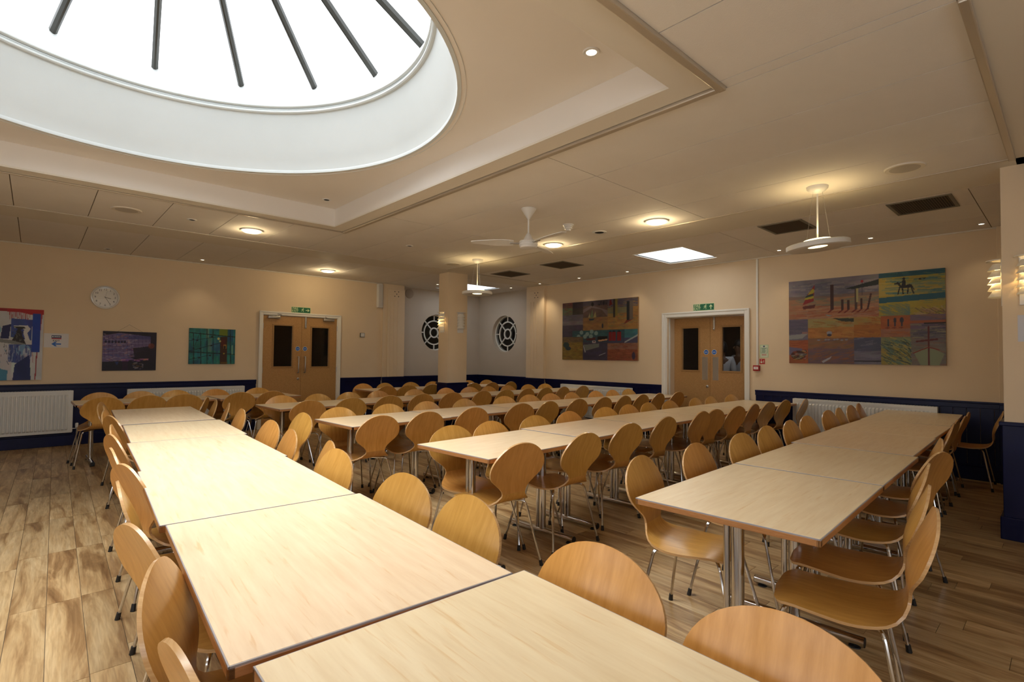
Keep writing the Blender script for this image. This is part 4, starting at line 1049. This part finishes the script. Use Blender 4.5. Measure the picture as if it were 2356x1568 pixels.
b = MB(); put_text(b, 'FIRE', .018, 0, .001, .0525, 0, thick=.0003); b.build('lettering', M['pred'], e, fix=False)
e = flat('cable_conduit', (XB-.001, 3.172, 0), RB, NBv, 'white vertical cable trunking from ceiling to the red alarm box', 'conduit')
MB().cbox((-.014, 1.25, 0), (.014, C-.018, .018), .003).build('trunking', M['white'], e)
# paper notice on column front
e = flat('paper_notice', (5.459, .21, 1.595), RB, NBv, 'white paper sheet on the column at the right edge', 'notice')
MB().box((-.072, -.10, 0), (.072, .10, .0012)).build('paper_sheet', mat('pale_paper', (.62, .62, .66), .7), e)

# ------------------------------------------------------------------ paintings
class Paint:
    def __init__(s, w, h, c): s.w, s.h = w, h; s.a = np.ones((h, w, 3))*np.array(c)/255.; s.Y, s.X = np.mgrid[0:h, 0:w]; s.Y = (s.Y+.5)/h; s.X = (s.X+.5)/w
    def put(s, m, c, al=1.0):
        m = m.astype(float)[..., None]*al; s.a = s.a*(1-m)+m*np.array(c)/255.
    def rect(s, x0, y0, x1, y1, c, al=1): s.put((s.X >= x0) & (s.X < x1) & (s.Y >= y0) & (s.Y < y1), c, al)
    def ell(s, x, y, rx, ry, c, al=1): s.put(((s.X-x)/rx)**2+((s.Y-y)/ry)**2 < 1, c, al)
    def poly(s, pts, c, al=1):
        m = np.zeros((s.h, s.w), bool); n = len(pts)
        for i in range(n):
            x0, y0 = pts[i]; x1, y1 = pts[(i+1) % n]
            if y0 == y1: continue
            m ^= ((s.Y >= min(y0, y1)) & (s.Y < max(y0, y1)) & (s.X < (x1-x0)*(s.Y-y0)/(y1-y0)+x0))
        s.put(m, c, al)
    def line(s, x0, y0, x1, y1, w, c, al=1):
        dx, dy = x1-x0, y1-y0; L2 = dx*dx+dy*dy+1e-12; t = np.clip(((s.X-x0)*dx+(s.Y-y0)*dy)/L2, 0, 1)
        asp = s.w/s.h; d = np.hypot((s.X-x0-t*dx)*asp, s.Y-y0-t*dy); s.put(d < w, c, al)
    def noise(s, nx, ny, amp, box=(0, 0, 1, 1)):
        g_ = rng.random((ny+2, nx+2, 3))*.35+rng.random((ny+2, nx+2, 1))*.65; X = s.X*nx; Y = s.Y*ny; i = X.astype(int); j = Y.astype(int); fx = (X-i)[..., None]; fy = (Y-j)[..., None]
        v = (g_[j, i]*(1-fx)+g_[j, i+1]*fx)*(1-fy)+(g_[j+1, i]*(1-fx)+g_[j+1, i+1]*fx)*fy
        m = ((s.X >= box[0]) & (s.X < box[2]) & (s.Y >= box[1]) & (s.Y < box[3]))[..., None]
        s.a = np.where(m, s.a*(1+amp*(v-.5)*2), s.a)
    def strokes(s, n, box, cols, ln=.08, w=.006, ang=0, sp=.3, al=.7):
        for _ in range(n):
            x = rng.uniform(box[0], box[2]); y = rng.uniform(box[1], box[3]); a = ang+rng.uniform(-sp, sp); l = ln*rng.uniform(.4, 1.2)
            x1 = np.clip(x+l*math.cos(a), box[0], box[2]); y1 = np.clip(y+l*math.sin(a), box[1], box[3])
            s.line(x, y, x1, y1, w*rng.uniform(.6, 1.4), cols[rng.integers(len(cols))], al)
M['print'] = mat('painted_canvas', (.5, .5, .5), .55); _b = M['print'].node_tree.nodes['Principled BSDF']
_at = N(M['print'], 'ShaderNodeAttribute'); _at.attribute_name = 'paint'; L(M['print'], _at.outputs['Color'], _b.inputs['Base Color'])
def canvas(e, p, w, h, d, side, gain=1.0):
    MB().cbox((-w/2, -h/2, 0), (w/2, h/2, d-.0015), .002).build('canvas_edge', side, e)
    a = np.clip(p.a*gain, 0, 1); lin = np.where(a <= .04045, a/12.92, ((a+.055)/1.055)**2.4)[::-1]
    H_, W_ = p.h, p.w
    xs = np.linspace(-w/2, w/2, W_); ys = np.linspace(-h/2, h/2, H_); gx, gy = np.meshgrid(xs, ys)
    v = np.c_[gx.ravel(), gy.ravel(), np.full(W_*H_, d)]
    idx = np.arange(W_*H_).reshape(H_, W_); f = np.stack([idx[:-1, :-1], idx[:-1, 1:], idx[1:, 1:], idx[1:, :-1]], -1).reshape(-1, 4)
    me = bpy.data.meshes.new('painted_face'); me.vertices.add(len(v)); me.vertices.foreach_set('co', v.ravel().astype(np.float32))
    me.loops.add(f.size); me.loops.foreach_set('vertex_index', f.ravel().astype(np.int32)); me.polygons.add(len(f)); me.polygons.foreach_set('loop_start', np.arange(0, f.size, 4, dtype=np.int32))
    me.update(calc_edges=True); me.validate()
    at = me.color_attributes.new('paint', 'FLOAT_COLOR', 'POINT'); at.data.foreach_set('color', np.c_[lin.reshape(-1, 3), np.ones(W_*H_)].ravel().astype(np.float32))
    me.materials.append(M['print']); link('painted_face', me, e)
# big abstract canvas, far left
p = Paint(150, 180, (205, 205, 208)); p.noise(12, 14, .05)
p.rect(0, 0, 1, .045, (150, 12, 18)); p.poly([(.55, 0), (1, 0), (1, .07), (.9, .09), (.7, .05), (.55, .05)], (175, 18, 20))
for x in np.linspace(.58, .82, 11): p.line(x, .04, x+.003, .12+.05*rng.random(), .004, (165, 30, 35), .8)
for x in (.93, .95, .965, .975): p.line(x, .05, x-.01*rng.random(), .15+.3*rng.random(), .0035, (160, 35, 40), .8)
p.poly([(.60, .14), (.86, .15), (.85, .44), (.60, .40)], (55, 75, 150)); p.noise(18, 10, .2, (.6, .14, .86, .42))
p.poly([(.50, .25), (.60, .22), (.58, .42), (.48, .42)], (18, 28, 85)); p.poly([(.63, .24), (.80, .23), (.84, .28), (.80, .34), (.84, .46), (.78, .44), (.75, .34), (.76, .29), (.70, .27), (.64, .27)], (215, 215, 215))
p.rect(.862, .062, .958, .605, (12, 62, 168)); p.noise(4, 30, .08, (.862, .062, .958, .605))
p.line(.925, .61, .915, .99, .006, (150, 30, 45)); p.line(.87, .60, .88, .75, .003, (160, 60, 70), .6)
p.poly([(.62, .25), (.76, .25), (.78, .27), (.72, .29), (.74, .38), (.79, .50), (.60, .47), (.66, .36), (.68, .28)], (38, 36, 38)); p.strokes(30, (.62, .3, .76, .48), [(110, 110, 100), (20, 20, 22)], .03, .004, 1.2, .8)
p.poly([(.42, .42), (.60, .44), (.78, .49), (.74, .51), (.45, .47)], (130, 132, 130))
p.poly([(.58, .50), (.86, .50), (.86, .66), (.80, .78), (.58, .74)], (60, 80, 150)); p.ell(.76, .58, .09, .08, (130, 175, 210), .8); p.ell(.80, .63, .05, .09, (200, 205, 215), .8)
p.strokes(60, (.58, .50, .84, .74), [(40, 50, 120), (110, 130, 180), (190, 190, 210)], .10, .005, PI/2, .1, .6)
p.poly([(.66, .78), (.84, .64), (.86, 1), (.64, 1)], (16, 38, 105)); p.noise(20, 6, .15, (.62, .64, .87, 1))
p.poly([(.42, .98), (.46, .78), (.50, .84), (.58, .86), (.57, 1), (.42, 1)], (70, 140, 175)); p.ell(.38, .64, .07, .06, (95, 160, 195)); p.ell(.44, .30, .05, .06, (120, 175, 195), .8)
p.poly([(0, .05), (.30, .05), (.46, .04), (.40, .12), (.34, .22), (.30, .2), (.36, .08), (0, .07)], (45, 36, 40)); p.poly([(.1, .07), (.30, .07), (.26, .18), (.12, .16)], (190, 130, 110))
p.ell(.22, .24, .09, .06, (20, 14, 20)); p.poly([(.05, .28), (.34, .26), (.30, .48), (.28, .60), (.10, .62)], (66, 74, 84)); p.strokes(60, (.05, .26, .32, .62), [(30, 32, 36), (120, 130, 130), (60, 90, 100)], .06, .006, 1.4, .7)
p.strokes(40, (.2, .5, .6, .8), [(60, 60, 66), (90, 150, 180), (40, 50, 90)], .05, .003, 1.4, .6, .7); p.poly([(.20, .86), (.30, .86), (.34, .98), (.28, .98)], (60, 120, 160))
e = flat('abstract_canvas', (-.33, YA-.001, 1.439), RA, NA, 'large abstract canvas with red top edge, blue bar and black figure shapes', 'painting')
canvas(e, p, .82, .98, .032, mat('canvas_white_edge', (.65, .62, .58), .7), .95)
# purple glass building
p = Paint(160, 140, (24, 14, 44)); p.noise(14, 12, .5)
p.poly([(0, .12), (.30, .04), (.88, .12), (.90, .42), (.45, .62), (.60, .72), (0, .78)], (112, 96, 140))
p.strokes(160, (0, .08, .62, .74), [(160, 150, 185), (96, 70, 140), (190, 170, 190), (70, 90, 160), (180, 120, 120), (60, 40, 100)], .05, .012, 0, .2, .6)
for x in np.linspace(.03, .86, 13): p.line(x, .10+.05*abs(x-.3), x+.01, .72-.25*x, .004, (60, 42, 96), .7)
for y in (.22, .32, .42, .54, .66): p.line(0, y+.02, .88, y-.04, .006, (165, 150, 195), .7)
for x in np.linspace(.04, .38, 7): p.rect(x, .235, x+.038, .30, (18, 16, 52), .85)
p.poly([(.55, .42), (.92, .36), (.95, .75), (.60, .74)], (22, 6, 34), .9); p.rect(.46, .10, .88, .20, (40, 50, 120), .45); p.rect(.88, 0, 1, 1, (24, 12, 42), .8)
p.ell(.90, .36, .06, .07, (130, 50, 30), .7); p.strokes(26, (.3, .70, .85, .76), [(190, 120, 160), (150, 90, 190), (220, 150, 120)], .10, .006, -.1, .2, .8)
p.rect(0, .77, 1, 1, (14, 12, 36), .8); p.strokes(26, (.55, .80, .75, .97), [(150, 140, 170), (190, 180, 190), (120, 90, 60)], .05, .006, -.2, .3, .8); p.poly([(.22, .77), (.30, .77), (.27, .86)], (30, 60, 130), .8); p.rect(.36, .74, .46, .98, (66, 14, 66), .5)
e = flat('purple_painting', (1.077, YA-.001, 1.365), RA, NA, 'dark purple and blue painting of a lit glass building below the clock', 'painting')
canvas(e, p, .668, .595, .022, mat('canvas_dark_edge', (.01, .01, .02), .6), .9)
hk = MB().tube([(-.16, .297, .004), (-.015, .405, .004)], .0014, 5).tube([(-.015, .405, .004), (.155, .297, .004)], .0014, 5); hk.build('hanging_cord', mat('cord_brown', (.2, .1, .05), .8), e)
hh = MB(); hh.lathe([(.0005, .008), (.005, .007), (.006, 0)], 10, (-.015, .405, 0)); hh.build('hook', M['steel'], e)
# teal painting
p = Paint(160, 140, (32, 118, 118)); p.noise(20, 6, .25); p.noise(7, 12, .2)
p.strokes(60, (0, 0, 1, 1), [(60, 150, 150), (20, 90, 110), (110, 160, 130), (30, 70, 120)], .2, .02, PI/2, .05, .35)
p.rect(.35, .0, .42, .28, (150, 165, 130), .5); p.rect(.64, 0, .84, .20, (110, 130, 30)); p.rect(.82, 0, .95, .35, (30, 80, 130), .6); p.rect(.66, .22, .82, 1, (64, 34, 16)); p.rect(.68, .30, .78, .5, (96, 22, 14), .7)
p.rect(.42, .4, .66, .62, (50, 80, 150), .45); p.rect(.40, .25, .48, .65, (120, 150, 120), .5)
for y0, y1 in ((.13, .22), (.66, .72)): p.line(0, y0, 1, y1, .012, (6, 34, 40))
for x in (.09, .24, .37, .50, .88): p.line(x, 0 if x > .3 else .13, x+.02, 1, .009, (8, 40, 46))
p.line(0, .36, .62, .22, .006, (8, 40, 46)); p.line(0, .64, .66, .40, .007, (10, 30, 44)); p.line(0, .88, .45, .74, .006, (8, 40, 46)); p.line(.12, .5, .22, .14, .005, (10, 40, 46))
for x, y in ((.09, .31), (.17, .34), (.10, .56), (.24, .57), (.47, .48), (.48, .23), (.11, .83), (.22, .82), (.45, .76)): p.ell(x, y, .022, .02, (6, 26, 36))
p.ell(.625, .28, .028, .035, (205, 205, 130)); p.ell(.66, .35, .022, .028, (190, 190, 120))
p.rect(.74, .44, .80, .56, (200, 150, 60), .8); p.ell(.765, .52, .022, .05, (14, 10, 12)); p.ell(.75, .70, .02, .02, (200, 170, 60), .8); p.rect(.92, .46, .95, .72, (150, 190, 150), .7); p.rect(.68, .94, .84, .99, (140, 110, 20), .5)
e = flat('teal_painting', (2.20, YA-.001, 1.46), RA, NA, 'small teal and green window-grid painting left of the handled doors', 'painting')
canvas(e, p, .69, .592, .022, mat('canvas_teal_edge', (.01, .06, .06), .6), .9)
# smaller seaside collage (wall B)
p = Paint(240, 156, (120, 92, 60))
def cell(x0, y0, x1, y1, top, bot, hz=.5, sw=None):
    ym = y0+(y1-y0)*hz; p.rect(x0, y0, x1, ym, top); p.rect(x0, ym, x1, y1, bot); p.noise(26, 40, .14, (x0, y0, x1, y1))
    if sw: p.strokes(int(120*(x1-x0)*(y1-y0)*9), (x0, y0, x1, y1), sw, .06, .005, .1, .3, .45)
cell(0, 0, .15, .22, (110, 66, 66), (96, 110, 84), .45, [(150, 60, 60), (140, 120, 60)]); cell(.15, 0, .30, .22, (58, 46, 52), (64, 54, 46))
cell(0, .22, .30, .40, (100, 92, 100), (120, 108, 112), .6); cell(0, .40, .30, .60, (70, 60, 78), (62, 54, 72), .5); cell(.30, 0, .63, .28, (72, 62, 72), (92, 72, 66), .3)
p.poly([(.30, .14), (.42, .08), (.63, .18), (.63, .28), (.55, .16), (.42, .12), (.30, .20)], (124, 108, 110), .8); p.ell(.43, .06, .018, .035, (14, 10, 14)); p.strokes(14, (.5, .02, .62, .08), [(24, 26, 40)], .02, .008, 1.4, .3)
cell(.30, .28, .63, .50, (136, 98, 62), (146, 106, 62)); p.poly([(.40, .28), (.43, .14), (.44, .30)], (96, 116, 84)); p.poly([(.38, .30), (.46, .30), (.44, .335), (.39, .335)], (34, 54, 70)); p.poly([(.44, .28), (.47, .18), (.48, .28)], (150, 140, 90)); p.poly([(.37, .28), (.395, .2), (.40, .28)], (150, 140, 100)); p.ell(.565, .43, .012, .04, (34, 40, 54))
cell(.63, 0, 1, .50, (86, 76, 92), (158, 116, 62), .28, [(140, 90, 60), (170, 130, 70), (100, 110, 90)]); p.rect(.63, .14, .87, .24, (96, 110, 96), .6)
p.rect(.70, .0, .725, .30, (50, 46, 44)); p.rect(.725, .0, .755, .28, (132, 116, 56)); p.rect(.865, .06, .90, .36, (28, 34, 42)); p.rect(.90, .05, .94, .35, (104, 92, 84)); p.poly([(.86, .36), (.94, .35), (.83, .42)], (120, 44, 36)); p.poly([(.655, .03), (.67, 0), (.69, .09), (.65, .11)], (110, 16, 24))
cell(.15, .50, .66, .72, (44, 82, 88), (50, 66, 80), .5, [(60, 100, 104), (36, 60, 76)])
for x, y in ((.28, .53), (.36, .56), (.42, .52), (.48, .55), (.24, .60), (.33, .60), (.41, .60)): p.ell(x, y, .026, .035, (134, 156, 150), .9)
p.poly([(.34, .64), (.47, .62), (.47, .66), (.36, .67)], (84, 30, 36)); p.poly([(.50, .60), (.66, .60), (.63, .66), (.50, .665)], (16, 10, 14)); p.poly([(.50, .665), (.64, .645), (.62, .67), (.52, .69)], (196, 150, 110))
cell(.63, .50, .84, .72, (40, 76, 86), (60, 62, 88), .6)
for x, w in ((.665, .018), (.71, .022), (.775, .024)): p.rect(x-w, .54, x+w, .68, (128, 14, 22)); p.poly([(x-w, .54), (x, .51), (x+w, .54)], (20, 20, 30))
cell(.84, .50, 1, .72, (56, 112, 122), (76, 74, 100), .6); p.poly([(.84, .70), (1, .58), (1, .61), (.84, .72)], (160, 168, 166)); p.poly([(.84, .72), (1, .61), (1, .72)], (76, 72, 98))
cell(0, .60, .30, 1, (104, 84, 62), (140, 112, 46), .25, [(120, 90, 40), (160, 130, 60), (90, 70, 40)]); p.ell(.06, .74, .045, .05, (40, 62, 62)); p.ell(.09, .80, .04, .035, (36, 54, 62))
cell(.30, .70, .63, 1, (64, 58, 78), (62, 56, 80)); p.poly([(.31, .74), (.52, .72), (.52, .78), (.34, .84)], (112, 116, 110)); p.rect(.43, .67, .475, .71, (190, 180, 180)); p.rect(.44, .68, .465, .70, (100, 60, 70)); p.poly([(.31, .75), (.34, .86), (.33, .87), (.305, .76)], (190, 190, 186)); p.line(.52, .92, .60, .88, .006, (150, 150, 160))
cell(.63, .72, 1, 1, (140, 98, 80), (136, 74, 50), .35, [(150, 80, 60), (170, 100, 70), (120, 50, 40)]); p.ell(.95, .92, .02, .06, (60, 50, 76))
e = flat('seaside_collage', (XB-.001, 6.116, 1.855), RB, NBv, 'smaller dark seaside collage painting of beach squares above the left radiator', 'painting')
canvas(e, p, 1.78, 1.135, .035, M['oaklip'], .88)
# larger seaside collage
p = Paint(300, 200, (150, 110, 80))
def cell(x0, y0, x1, y1, top, bot, hz=.5, sw=None, ang=.05, dens=900):
    ym = y0+(y1-y0)*hz; p.rect(x0, y0, x1, ym, top); p.rect(x0, ym, x1, y1, bot); p.noise(24, 40, .12, (x0, y0, x1, y1))
    if sw: p.strokes(int(dens*(x1-x0)*(y1-y0)), (x0, y0, x1, y1), sw, .07, .005, ang, .25, .5)
cell(0, 0, .62, .47, (126, 118, 128), (166, 118, 86), .42, None)
p.strokes(90, (0, .05, .62, .20), [(150, 140, 140), (90, 92, 112), (110, 104, 124)], .10, .009, .05, .2, .6); p.rect(0, .19, .62, .23, (84, 84, 96), .5); p.strokes(90, (0, .23, .62, .32), [(120, 120, 100), (160, 120, 90), (110, 110, 100)], .1, .007, .0, .1, .6); p.strokes(150, (0, .32, .62, .47), [(170, 100, 70), (150, 84, 56), (190, 140, 100), (160, 120, 100)], .12, .006, -.05, .1, .6)
p.poly([(.195, .06), (.185, .26), (.105, .30), (.14, .18)], (140, 22, 30)); p.poly([(.178, .11), (.19, .12), (.188, .16), (.145, .18), (.155, .15)], (172, 160, 40)); p.poly([(.13, .19), (.185, .165), (.185, .195), (.125, .215)], (24, 52, 44)); p.poly([(.125, .215), (.185, .195), (.186, .225), (.117, .238)], (172, 160, 40)); p.poly([(.105, .315), (.20, .30), (.19, .34), (.11, .35)], (90, 24, 24))
def post(x, y0, y1, w, c=(56, 20, 28)): p.rect(x-w, y0, x+w, y1, c); p.poly([(x-w, y1), (x+w, y1), (x-.02, y1+.035), (x-.035, y1+.035)], (110, 26, 26))
post(.315, .08, .37, .011); post(.385, .26, .38, .007); post(.425, .27, .38, .007); post(.475, .15, .38, .008, (70, 50, 50)); post(.51, .26, .38, .006); p.line(.57, .22, .55, .38, .009, (60, 26, 32)); p.poly([(.54, .38), (.56, .38), (.52, .42)], (110, 26, 26)); p.rect(.478, .14, .49, .30, (170, 160, 110))
p.poly([(.40, .14), (.62, .06), (.62, .12), (.46, .15)], (20, 32, 34)); p.ell(.515, .07, .009, .014, (170, 24, 34)); p.line(.515, .08, .515, .22, .004, (40, 40, 60)); p.poly([(.26, .42), (.32, .44), (.29, .445)], (130, 150, 150))
cell(.62, 0, 1, .47, (26, 86, 100), (170, 150, 56), .12, [(80, 120, 110), (150, 140, 80), (60, 110, 120)], .1, 500)
p.rect(.62, .13, 1, .25, (176, 154, 80), .7); p.strokes(60, (.62, .06, 1, .24), [(120, 140, 110), (60, 110, 120), (180, 160, 90)], .12, .007, .1, .15, .6)
p.poly([(.62, .27), (1, .25), (1, .31), (.62, .33)], (26, 88, 108)); p.rect(.62, .33, 1, .47, (172, 152, 54), .6); p.strokes(60, (.62, .34, .80, .47), [(90, 120, 120), (130, 130, 90)], .09, .006, .6, .2, .6); p.strokes(40, (.80, .38, 1, .47), [(150, 110, 90), (100, 80, 60), (180, 150, 120)], .08, .004, .8, .2, .7)
p.ell(.778, .165, .034, .017, (12, 14, 22)); p.ell(.800, .160, .017, .018, (12, 14, 22)); p.line(.752, .160, .733, .122, .010, (12, 14, 22)); p.ell(.724, .128, .012, .009, (12, 14, 22)); p.poly([(.756, .155), (.782, .155), (.778, .095), (.762, .092)], (12, 14, 22)); p.ell(.769, .080, .008, .014, (12, 14, 22)); p.line(.765, .11, .742, .125, .005, (12, 14, 22)); p.line(.815, .16, .826, .20, .005, (12, 14, 22))
for a0_, a1_ in ((.745, .735), (.76, .765), (.795, .79), (.81, .825)): p.line(a0_, .17, a1_, .24, .006, (14, 14, 22))
p.strokes(6, (.85, .085, .89, .10), [(20, 30, 40)], .01, .005, 0, .5)
cell(0, .47, .145, .72, (92, 84, 108), (112, 106, 126), .7, [(110, 100, 120), (80, 76, 100)]); p.poly([(0, .66), (.145, .64), (.1, .70), (0, .71)], (150, 150, 150)); p.rect(.10, .62, .14, .645, (150, 110, 110))
cell(.145, .47, .46, .70, (160, 144, 88), (176, 118, 56), .45, [(150, 92, 40), (190, 136, 66)]); p.poly([(.32, .47), (.46, .48), (.46, .52), (.38, .51)], (34, 44, 36)); p.ell(.295, .64, .018, .022, (150, 150, 160)); p.ell(.295, .665, .016, .014, (50, 46, 70))
cell(.46, .47, .63, .70, (170, 140, 74), (168, 104, 36), .38, [(190, 120, 44), (140, 80, 30), (180, 110, 50)], .2, 1600)
cell(.63, .47, .805, .70, (168, 88, 42), (156, 108, 84), .6, [(180, 100, 50), (150, 90, 60)])
for x, s_ in ((.675, .6), (.715, 1), (.755, 1.1)): p.ell(x, .52, .010*s_, .028*s_, (44, 40, 56)); p.line(x, .54, x, .58, .006, (50, 44, 60)); p.ell(x-.004, .60, .014, .008, (110, 40, 26), .7)
cell(.805, .47, 1, 1, (112, 92, 112), (120, 112, 106), .28, [(90, 84, 100), (140, 100, 80)]); p.rect(.805, .53, 1, .56, (156, 84, 50)); p.rect(.88, .555, 1, .57, (12, 10, 18)); p.strokes(50, (.805, .57, 1, .72), [(96, 90, 108), (60, 60, 80), (150, 140, 110)], .08, .006, 0, .1, .6)
p.poly([(.82, .86), (.905, .80), (.99, .88), (.96, 1), (.86, 1)], (140, 150, 118)); p.line(.905, .60, .905, 1, .008, (90, 16, 24)); p.line(.84, .75, .95, .73, .009, (90, 20, 26)); p.line(.82, .87, .905, .81, .006, (130, 30, 30)); p.line(.905, .81, .96, .84, .006, (130, 30, 30))
cell(0, .72, .145, 1, (168, 90, 50), (160, 84, 46), .5, [(150, 70, 40)]); p.poly([(0, .80), (.10, .82), (.10, .86), (0, .90)], (110, 100, 130)); p.ell(.07, .90, .055, .055, (70, 34, 28)); p.strokes(30, (.02, .84, .13, .96), [(150, 60, 40), (30, 20, 24), (160, 140, 60), (150, 150, 150)], .04, .006, 0, .5)
cell(.145, .70, .46, 1, (134, 96, 72), (110, 84, 92), .4, [(150, 96, 60), (90, 76, 100), (160, 90, 50)], -.3); p.poly([(.24, .97), (.31, .91), (.30, .94), (.25, .99)], (170, 170, 180)); 
for x in (.22, .27, .29, .33, .35, .38, .41): p.ell(x, .715+.01*rng.random(), .010, .008, (140, 140, 150))
cell(.46, .70, .63, 1, (76, 80, 108), (116, 112, 132), .5, [(130, 126, 146), (84, 84, 110)], -.2); p.rect(.46, .955, .63, .97, (24, 24, 40), .8)
cell(.63, .70, .805, 1, (128, 132, 92), (150, 136, 66), .4, None); p.strokes(150, (.63, .70, .805, 1), [(60, 86, 84), (150, 150, 90), (90, 120, 110), (180, 160, 80), (50, 66, 60)], .09, .005, .75, .3, .8)
e = flat('sailboat_collage', (XB-.001, 1.866, 1.863), RB, NBv, 'larger seaside collage painting with red striped sailboat and black horse rider', 'painting')
canvas(e, p, 1.716, 1.15, .035, M['oaklip'], .88)

# ------------------------------------------------------------------ two people beyond the push-plate doors
def person(x, y, rz, hgt, label, lean=0):
    r = empty('person', (x, y, 0), rz, label, 'person')
    s = hgt/1.72
    J = {'pel': (0, 0, .95, .135, .10), 'wa': (0, .0, 1.08, .125, .095), 'ch': (0, .01, 1.28, .150, .105), 'nk': (0, .0, 1.45, .055, .055), 'nk2': (0, .02, 1.52, .05, .05),
         'hd': (0, .03, 1.60, .075, .09), 'hd2': (0, .02, 1.68, .065, .08),
         'sl': (-.17, 0, 1.41, .06, .06), 'el': (-.22, -.02, 1.14, .042, .042), 'wl': (-.20, .14, .98, .028, .028), 'hl': (-.19, .21, .96, .03, .02),
         'sr': (.17, 0, 1.41, .06, .06), 'er': (.22, -.02, 1.14, .042, .042), 'wr': (.20, .14, .98, .028, .028), 'hr': (.19, .21, .96, .03, .02),
         'pl': (-.09, 0, .86, .09, .09), 'kl': (-.10, .02, .48, .058, .06), 'al': (-.10, -.01, .08, .036, .04), 'tl': (-.10, .15, .03, .03, .025),
         'pr': (.09, 0, .86, .09, .09), 'kr': (.10, .02, .48, .058, .06), 'ar': (.10, -.01, .08, .036, .04), 'tr': (.10, .15, .03, .03, .025)}
    E_ = [('pel','wa'),('wa','ch'),('ch','nk'),('nk','nk2'),('nk2','hd'),('hd','hd2'),('ch','sl'),('sl','el'),('el','wl'),('wl','hl'),('ch','sr'),('sr','er'),('er','wr'),('wr','hr'),('pel','pl'),('pl','kl'),('kl','al'),('al','tl'),('pel','pr'),('pr','kr'),('kr','ar'),('ar','tr')]
    def skin(names, edges, mt, nm, grow=0):
        ks = list(names); me = bpy.data.meshes.new(nm); me.from_pydata([tuple(c*s for c in J[k][:3]) for k in ks], [(ks.index(a), ks.index(b_)) for a, b_ in edges], [])
        ob = bpy.data.objects.new(nm, me); COL.objects.link(ob); ob.modifiers.new('s', 'SKIN'); sv = me.skin_vertices[0].data
        for i, k in enumerate(ks): sv[i].radius = ((J[k][3]+grow)*s, (J[k][4]+grow)*s); sv[i].use_root = (i == 0)
        sb = ob.modifiers.new('u', 'SUBSURF'); sb.levels = 2; sb.render_levels = 2
        bpy.context.view_layer.update()
        m2 = bpy.data.meshes.new_from_object(ob.evaluated_get(bpy.context.evaluated_depsgraph_get())); bpy.data.objects.remove(ob)
        m2.materials.clear(); m2.materials.append(mt); m2.polygons.foreach_set('use_smooth', [True]*len(m2.polygons))
        return link(nm, m2, r)
    skin(J.keys(), E_, M['skin'], 'body')
    tk = ['pel', 'wa', 'ch', 'sl', 'el', 'sr', 'er']; skin(tk, [e_ for e_ in E_ if e_[0] in tk and e_[1] in tk], M['shirt'], 'shirt', .014)
    lk = ['pel', 'pl', 'kl', 'al', 'pr', 'kr', 'ar']; skin(lk, [e_ for e_ in E_ if e_[0] in lk and e_[1] in lk], M['trousers'], 'trousers', .012)
    b = MB(); k0 = 0
    b.lathe([(.001, .135), (.05, .12), (.085, .07), (.098, .01), (.092, -.05), (.07, -.09)], 20, a0=0, a1=2*PI); b.v[:] = [(px*s, (py*1.12+.0)*s, (pz+1.635)*s) for px, py, pz in b.v]
    b.v[:] = [(px, py if pz > 1.62*s else min(py, .02*s), pz) for px, py, pz in b.v]
    b.build('hair', M['black'], r)
    f = MB()
    for sx in (-.03, .03): f.lathe([(.001, .009), (.008, .006), (.009, 0)], 8, (sx*s, 1.62*s, -.115*s))
    f.v[:] = [(a_, -c_+.0, b_) for a_, b_, c_ in f.v]; f.build('eye', M['black'], r)
    MB().tube([(0, .11*s, 1.625*s), (0, .135*s, 1.59*s)], [.006, .012], 8).build('nose', M['skin'], r)
M['skin'] = mat('skin', (.16, .08, .045), .55); M['shirt'] = mat('white_shirt', (.75, .76, .80), .7); M['trousers'] = mat('dark_trousers', (.02, .02, .025), .7)
person(9.2, 4.33, math.radians(-70), 1.62, 'person in white shirt with black hair, left behind the right door glass')
person(9.62, 4.20, math.radians(60), 1.66, 'person in white shirt with black hair, right behind the right door glass')
